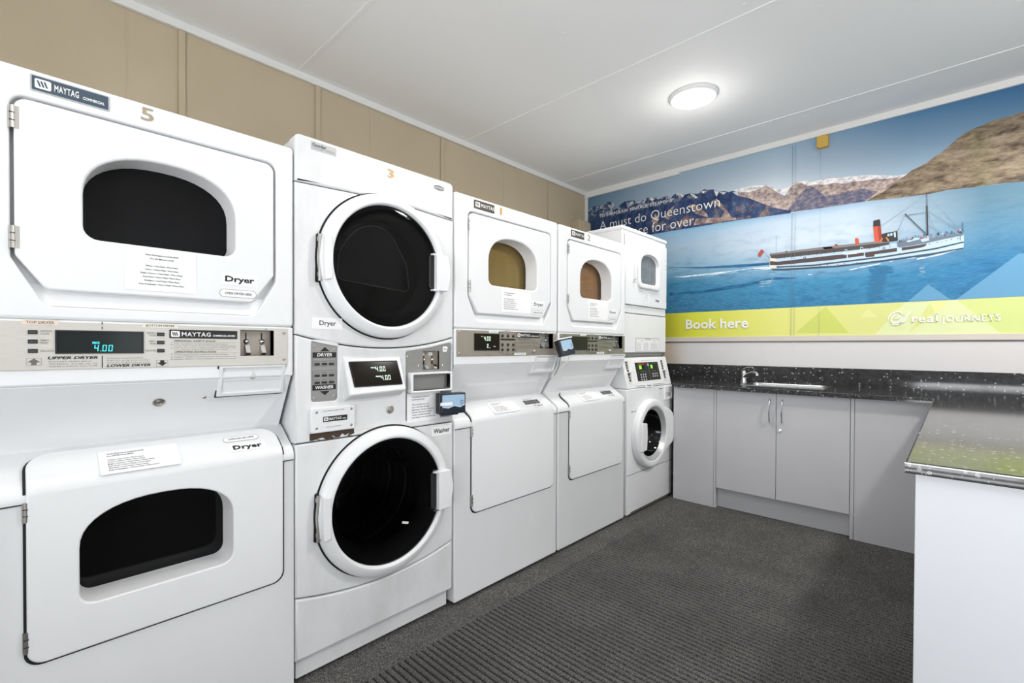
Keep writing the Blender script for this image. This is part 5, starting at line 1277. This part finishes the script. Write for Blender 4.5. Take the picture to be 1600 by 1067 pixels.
 ('hullroof', [(-1.097,1.934),(-0.708,1.929),(-0.425,1.924),(-0.345,1.919),(-0.345,1.899),(-0.432,1.888),(-0.671,1.888),(-1.046,1.89),(-1.09,1.901)]),
 ('rooflight', [(-1.096,1.936),(-0.896,1.938),(-0.708,1.938),(-0.433,1.932),(-0.347,1.922),(-0.346,1.914),(-0.433,1.917),(-0.708,1.919),(-0.896,1.922),(-1.088,1.923)]),
 ('rooflight', [(-0.74,1.935),(-0.681,1.932),(-0.667,1.919),(-0.726,1.921)]),
 ('funnel', [(-0.434,2.041),(-0.392,2.04),(-0.383,1.93),(-0.409,1.925),(-0.425,1.928)]),
 ('funnelshade', [(-0.41,2.039),(-0.392,2.04),(-0.383,1.93),(-0.399,1.926)]),
 ('shipblack', [(-0.434,2.08),(-0.4,2.084),(-0.397,2.083),(-0.392,2.038),(-0.434,2.039)]),
 ('shipblack', [(-0.388,1.979),(-0.346,1.984),(-0.301,1.986),(-0.298,1.919),(-0.341,1.918),(-0.381,1.922)]),
 ('hull', [(-0.355,1.974),(-0.344,1.975),(-0.343,1.958),(-0.354,1.956)]),
 ('hull', [(-0.34,1.975),(-0.328,1.976),(-0.327,1.959),(-0.339,1.958)]),
 ('hull', [(-0.322,1.978),(-0.31,1.98),(-0.308,1.946),(-0.317,1.944)]),
 ('orange', [(-0.399,1.927),(-0.383,1.952),(-0.378,1.947),(-0.389,1.923)]),
 ('orange', [(-0.365,1.951),(-0.359,1.954),(-0.345,1.932),(-0.345,1.92),(-0.353,1.923)]),
 ('funnel', [(-0.539,1.966),(-0.534,1.974),(-0.523,1.972),(-0.516,1.96),(-0.515,1.927),(-0.535,1.926)]),
 ('funnel', [(-0.658,1.942),(-0.643,1.935),(-0.641,1.924),(-0.656,1.924)]),
 ('shipblack', [(-0.663,1.949),(-0.643,1.942),(-0.641,1.933),(-0.656,1.939)]),
 ('lifeboat', [(-0.627,1.887),(-0.583,1.872),(-0.532,1.877),(-0.475,1.89),(-0.482,1.873),(-0.532,1.859),(-0.596,1.861),(-0.618,1.872)]),
 ('hull', [(-0.599,1.881),(-0.599,1.898),(-0.592,1.903),(-0.582,1.896),(-0.58,1.879),(-0.583,1.879),(-0.585,1.893),(-0.592,1.898),(-0.596,1.894),(-0.596,1.881)]),
 ('hull', [(-0.507,1.887),(-0.507,1.903),(-0.5,1.907),(-0.49,1.901),(-0.488,1.884),(-0.492,1.884),(-0.493,1.898),(-0.5,1.903),(-0.503,1.898),(-0.503,1.886)]),
 ('hull', [(-0.587,1.866),(-0.58,1.865),(-0.579,1.831),(-0.586,1.832)]),
 ('hull', [(-0.486,1.873),(-0.479,1.874),(-0.479,1.841),(-0.485,1.84)]),
 ('shipgrey', [(-0.3,1.912),(-0.215,1.919),(-0.114,1.91),(-0.003,1.919),(0.028,1.918),(0.028,1.904),(-0.071,1.892),(-0.149,1.88),(-0.215,1.875),(-0.29,1.871),(-0.3,1.879)]),
 ('hull', [(-0.253,1.91),(-0.208,1.923),(-0.186,1.921),(-0.184,1.911),(-0.245,1.899)]),
 ('hull', [(-0.182,1.909),(-0.139,1.916),(-0.135,1.896),(-0.171,1.89)]),
 ('hull', [(-0.146,1.917),(-0.141,1.917),(-0.142,1.929),(-0.146,1.93)]),
 ('hull', [(-0.025,1.928),(-0.021,1.928),(-0.021,1.94),(-0.025,1.94)]),
 ('hulldark', [(-0.043,1.929),(-0.041,1.93),(-0.041,1.937),(-0.043,1.938)]),
 ('hulldark', [(-0.091,1.917),(-0.087,1.918),(-0.087,1.93),(-0.091,1.93)]),
 ('shipblack', [(-0.096,1.927),(-0.094,1.927),(-0.094,1.94),(-0.097,1.94)]),
 ('shipbrown', [(-0.279,1.906),(-0.275,1.906),(-0.275,1.922),(-0.279,1.923)]),
 ('funnel', [(-0.15,1.911),(-0.146,1.911),(-0.146,1.925),(-0.15,1.926)]),
 ('hull', [(-0.289,1.923),(-0.285,1.923),(-0.285,1.935),(-0.289,1.936)]),
 ('shipblack', [(0.016,1.916),(0.02,1.916),(0.02,1.926),(0.016,1.927)]),
 ('shipblack', [(-0.128,1.928),(-0.124,1.929),(-0.124,1.937),(-0.128,1.937)]),
 ('shipblack', [(-0.028,1.924),(-0.023,1.924),(-0.023,1.94),(-0.028,1.941)]),
 ('hulldark', [(-0.221,1.907),(-0.219,1.907),(-0.219,1.918),(-0.221,1.919)]),
 ('shipbrown', [(-0.163,1.926),(-0.159,1.927),(-0.16,1.942),(-0.164,1.943)]),
 ('shipblack', [(-0.182,1.921),(-0.18,1.921),(-0.18,1.933),(-0.182,1.933)]),
 ('funnel', [(-0.247,1.911),(-0.244,1.911),(-0.245,1.923),(-0.247,1.924)]),
 ('hulldark', [(-0.233,1.914),(-0.229,1.915),(-0.229,1.924),(-0.233,1.924)]),
 ('shipblack', [(-0.05,1.922),(-0.047,1.923),(-0.047,1.934),(-0.05,1.934)]),
 ('shipblack', [(-0.29,1.906),(-0.285,1.906),(-0.285,1.92),(-0.291,1.921)]),
 ('shipblack', [(-0.222,1.918),(-0.218,1.918),(-0.218,1.933),(-0.223,1.933)]),
 ('hull', [(-0.277,1.922),(-0.273,1.922),(-0.273,1.929),(-0.277,1.93)]),
 ('hull', [(-0.185,1.921),(-0.182,1.922),(-0.182,1.929),(-0.185,1.93)]),
 ('shipblack', [(-0.09,1.93),(-0.087,1.93),(-0.087,1.944),(-0.09,1.944)]),
 ('shipblack', [(0.005,1.923),(0.009,1.923),(0.009,1.939),(0.005,1.94)]),
 ('hulldark', [(-0.093,1.923),(-0.09,1.924),(-0.09,1.937),(-0.093,1.938)]),
 ('funnel', [(-0.229,1.91),(-0.224,1.911),(-0.224,1.92),(-0.229,1.921)]),
 ('shipblack', [(-0.017,1.919),(-0.014,1.92),(-0.014,1.928),(-0.017,1.928)]),
 ('funnel', [(-0.128,1.924),(-0.124,1.924),(-0.124,1.935),(-0.128,1.936)]),
 ('hulldark', [(-0.034,1.919),(-0.031,1.92),(-0.031,1.928),(-0.034,1.929)]),
 ('hull', [(0.01,1.93),(0.014,1.93),(0.014,1.944),(0.01,1.945)]),
 ('shipblack', [(-0.097,1.924),(-0.092,1.924),(-0.092,1.933),(-0.097,1.934)]),
 ('shipbrown', [(-0.268,1.916),(-0.265,1.917),(-0.265,1.924),(-0.268,1.925)]),
 ('funnel', [(-0.172,1.916),(-0.17,1.916),(-0.17,1.927),(-0.172,1.927)]),
 ('shipblack', [(0.011,1.919),(0.015,1.919),(0.015,1.933),(0.011,1.933)]),
 ('shipbrown', [(-0.104,1.91),(-0.101,1.911),(-0.101,1.921),(-0.104,1.922)]),
 ('hulldark', [(0.006,1.932),(0.01,1.932),(0.01,1.944),(0.006,1.945)]),
 ('shipbrown', [(-0.191,1.924),(-0.188,1.925),(-0.188,1.937),(-0.191,1.937)]),
 ('shipbrown', [(-0.06,1.912),(-0.056,1.912),(-0.056,1.927),(-0.06,1.928)]),
 ('funnel', [(-0.178,1.913),(-0.173,1.913),(-0.173,1.93),(-0.178,1.931)]),
 ('hulldark', [(0.001,1.932),(0.004,1.932),(0.004,1.939),(0.001,1.939)]),
 ('hulldark', [(-0.168,1.915),(-0.164,1.916),(-0.164,1.923),(-0.168,1.924)]),
 ('hulldark', [(-0.253,1.92),(-0.249,1.921),(-0.25,1.931),(-0.253,1.932)]),
 ('hull', [(-0.073,1.921),(-0.069,1.921),(-0.069,1.934),(-0.073,1.935)]),
 ('shipblack', [(-0.056,1.93),(-0.052,1.931),(-0.052,1.942),(-0.056,1.943)]),
 ('funnel', [(0.005,1.93),(0.009,1.93),(0.009,1.944),(0.005,1.945)]),
 ('shipblack', [(-0.208,1.927),(-0.205,1.927),(-0.205,1.942),(-0.208,1.942)]),
 ('funnel', [(-0.126,1.913),(-0.123,1.914),(-0.123,1.931),(-0.126,1.931)]),
 ('shipblack', [(-0.99,1.915),(-0.988,1.915),(-0.988,1.881),(-0.99,1.881)]),
 ('shipblack', [(-0.937,1.914),(-0.935,1.914),(-0.935,1.88),(-0.937,1.881)]),
 ('shipblack', [(-0.881,1.914),(-0.879,1.913),(-0.879,1.88),(-0.881,1.88)]),
 ('shipblack', [(-0.827,1.913),(-0.825,1.913),(-0.824,1.88),(-0.826,1.88)]),
 ('shipblack', [(-0.772,1.913),(-0.77,1.912),(-0.77,1.88),(-0.772,1.88)]),
 ('shipblack', [(-0.744,1.912),(-0.742,1.912),(-0.742,1.879),(-0.744,1.88)]),
 ('shipblack', [(-0.717,1.912),(-0.715,1.912),(-0.715,1.879),(-0.717,1.88)]),
 ('shipblack', [(-0.664,1.911),(-0.662,1.911),(-0.662,1.879),(-0.664,1.879)]),
 ('shipblack', [(-0.618,1.911),(-0.617,1.911),(-0.616,1.879),(-0.618,1.879)]),
 ('shipblack', [(-0.453,1.909),(-0.451,1.909),(-0.451,1.878),(-0.453,1.879)]),
 ('shipblack', [(-0.4,1.909),(-0.399,1.908),(-0.398,1.878),(-0.4,1.878)]),
 ('shipblack', [(-0.341,1.908),(-0.339,1.908),(-0.339,1.878),(-0.341,1.878)]),
 ('shipblack', [(-0.843,1.87),(-0.846,1.864),(-0.852,1.861),(-0.858,1.865),(-0.861,1.873),(-0.858,1.879),(-0.852,1.881),(-0.846,1.878)]),
 ('hull', [(-0.847,1.871),(-0.849,1.867),(-0.852,1.866),(-0.855,1.868),(-0.857,1.872),(-0.855,1.876),(-0.852,1.877),(-0.849,1.875)]),
 ('shipblack', [(-0.365,1.877),(-0.367,1.871),(-0.372,1.869),(-0.377,1.872),(-0.379,1.879),(-0.377,1.885),(-0.372,1.887),(-0.367,1.883)]),
 ('hull', [(-0.368,1.877),(-0.369,1.874),(-0.372,1.873),(-0.375,1.875),(-0.376,1.878),(-0.375,1.882),(-0.372,1.883),(-0.369,1.881)]),
 ('shipblack', [(-0.135,1.874),(-0.131,1.874),(-0.131,1.869),(-0.135,1.868)]),
 ('shipblack', [(-0.098,1.878),(-0.094,1.878),(-0.094,1.873),(-0.098,1.872)]),
 ('shipblack', [(-0.076,1.879),(-0.073,1.88),(-0.073,1.874),(-0.076,1.874)]),
 ('shipblack', [(-0.054,1.883),(-0.051,1.883),(-0.05,1.877),(-0.054,1.877)]),
 ('shipblack', [(-0.03,1.888),(-0.026,1.889),(-0.026,1.883),(-0.03,1.883)]),
 ('shipblack', [(0.001,1.891),(0.004,1.891),(0.004,1.886),(0.001,1.885)]),
 ('shipblack', [(-0.527,1.797),(-0.523,1.797),(-0.523,1.791),(-0.527,1.791)]),
 ('shipblack', [(-0.6,1.8),(-0.596,1.801),(-0.596,1.795),(-0.6,1.794)]),
 ('shipblack', [(-0.644,1.8),(-0.639,1.801),(-0.639,1.794),(-0.644,1.794)]),
 ('shipblack', [(-0.29,1.83),(-0.286,1.83),(-0.286,1.824),(-0.29,1.824)]),
 ('shipblack', [(-0.752,1.802),(-0.748,1.803),(-0.748,1.796),(-0.752,1.796)]),
 ('shipblack', [(-0.707,1.801),(-0.702,1.802),(-0.702,1.795),(-0.707,1.795)]),
 ('shipblack', [(-0.154,2.213),(-0.149,2.124),(-0.146,2.124),(-0.151,2.213)]),
 ('shipblack', [(-0.153,2.13),(-0.147,1.93),(-0.14,1.929),(-0.146,2.128)]),
 ('shipblack', [(-0.264,2.094),(-0.147,1.928),(-0.144,1.932),(-0.26,2.098)]),
 ('shipblack', [(-0.245,2.082),(-0.151,2.082),(-0.151,2.084),(-0.245,2.084)]),
 ('shipgrey', [(-0.261,2.09),(-0.3,1.985),(-0.298,1.984),(-0.26,2.089)]),
 ('shipgrey', [(-0.152,2.202),(-0.386,2.037),(-0.385,2.035),(-0.152,2.201)]),
 ('shipgrey', [(-0.147,2.195),(0.01,1.942),(0.011,1.943),(-0.147,2.196)]),
 ('shipgrey', [(-0.146,2.092),(-0.004,1.948),(-0.003,1.949),(-0.145,2.093)]),
 ('shipgrey', [(-0.141,1.995),(-0.079,1.939),(-0.079,1.941),(-0.14,1.997)]),
 ('shipgrey', [(-0.152,2.084),(-0.153,1.933),(-0.152,1.933),(-0.151,2.084)]),
 ('shipgrey', [(-0.144,2.075),(-0.099,1.934),(-0.098,1.934),(-0.143,2.075)]),
 ('shipblack', [(0.022,1.99),(0.025,1.923),(0.028,1.923),(0.024,1.99)]),
 ('shipgrey', [(-1.051,2.077),(-1.049,1.933),(-1.048,1.933),(-1.049,2.077)]),
 ('shipgrey', [(-1.136,1.95),(-1.093,1.888),(-1.091,1.89),(-1.134,1.951)]),
 ('shipblack', [(0.012,1.907),(0.013,1.872),(0.015,1.871),(0.014,1.906)]),
 ('shipblack', [(-0.982,1.944),(-0.982,1.93),(-0.974,1.929),(-0.974,1.942)]),
 ('flag', [(-1.186,1.934),(-1.173,1.958),(-1.157,1.979),(-1.135,1.958),(-1.15,1.941),(-1.167,1.917)]),
 ('funnelshade', [(-1.163,1.973),(-1.146,1.973),(-1.152,1.96),(-1.163,1.961)]),
]
MURAL_TEXT = [
 ('TSS EARNSLAW VINTAGE STEAMSHIP', -2.704, 2.5216, 0.032, 0.8022, {'bold': 0.004}),
 ('A must do Queenstown', -2.6974, 2.3931, 0.0867, 1.2087, {'bold': -0.008}),
 ('experience for over', -2.6906, 2.274, 0.0902, 0.9778, {'bold': -0.008}),
 ('Book here', -1.7792, 1.3469, 0.08, 0.5287, {'bold': 0.022}),
 ('real', -0.2234, 1.3542, 0.0507, 0.137, {'bold': 0.012, 'serif': 0.05}),
 ('JOURNEYS', -0.0721, 1.3528, 0.0387, 0.2717, {'bold': 0.008, 'serif': 0.05}),
]
SWIRL = [
 ([(-0.3445,1.3766),(-0.3397,1.3988),(-0.3175,1.4234),(-0.2879,1.4296),(-0.2708,1.4212),(-0.2769,1.3994),(-0.2949,1.383),(-0.3096,1.3798)], 0.008),
 ([(-0.3096,1.3798),(-0.2901,1.3967),(-0.2683,1.4116)], 0.003),
 ([(-0.3051,1.4196),(-0.3246,1.3918),(-0.3269,1.3632),(-0.3094,1.353),(-0.2849,1.3649),(-0.2656,1.3926)], 0.0095),
 ([(-0.3242,1.3459),(-0.2994,1.34),(-0.2726,1.3582),(-0.2535,1.3889)], 0.008),
 ([(-0.2535,1.3889),(-0.2369,1.4102),(-0.2275,1.4285)], 0.009),
 ([(-0.2391,1.3946),(-0.2581,1.364),(-0.2871,1.3428)], 0.006),
]
BAND_TOP, SHORE = 1.4943, 2.2292

b = MB(); b.T = Matrix.Translation((0, 0, -(YB-.0045)))      # c = 0 lies 4.5 mm off the wall
b.plate([(-2.858, 1.2725), (1.692, 1.2725), (1.692, 2.7715), (-1.846, 2.7715), (-1.846, 2.7545), (-2.858, 2.7545)], MM['sky'], -.0045, -.0003)
c = 0.; last = None
for mname, pts in MURAL:
    if mname != last: c += .0001; last = mname
    pts = [q for i, q in enumerate(pts) if q != pts[i-1]]
    b.flat(pts, MM[mname], c)
c += .0002
for t, x, z, h, w, k in MURAL_TEXT: b.text(t, x, z, h, WHITEPRINT, w=w, c=c, **k)
for pts, w in SWIRL:
    pts = [Vector(p) for p in pts]; fine = []
    for i in range(len(pts)-1):
        for k in range(6):
            t = k/6; p0, p1, p2, p3 = pts[max(i-1, 0)], pts[i], pts[i+1], pts[min(i+2, len(pts)-1)]
            fine.append(.5*((2*p1)+(p2-p0)*t+(2*p0-5*p1+4*p2-p3)*t*t+(3*p1-p0-3*p2+p3)*t**3))
    fine.append(pts[-1]); L, R = [], []
    for i, p in enumerate(fine):
        d = (fine[min(i+1, len(fine)-1)]-fine[max(i-1, 0)]).normalized(); q = w/2*(.35+.65*math.sin(math.pi*(i+.5)/len(fine))**.6)
        L.append(tuple(p+Vector((-d.y, d.x))*q)); R.append(tuple(p-Vector((-d.y, d.x))*q))
    for i in range(len(fine)-1): b.flat([L[i], L[i+1], R[i+1], R[i]], WHITEPRINT, c)
JOINT = mat('print_joint', (96, 120, 140), .5)
for x, w in ((-.9405, .0022), (-.919, .0016), (-2.315, .0016), (-.754, .001)): b.flat(rect(x-w/2, 1.2725, x+w/2, 2.7545), JOINT if w > .0012 else MM['shipgrey'], c+.0002)
tag(b.build('wall_mural'), 'large printed mural of a steamship on a blue lake, filling the back wall', 'mural')
for o in list(bpy.data.objects):
    if 'cut' in o: del o['cut']
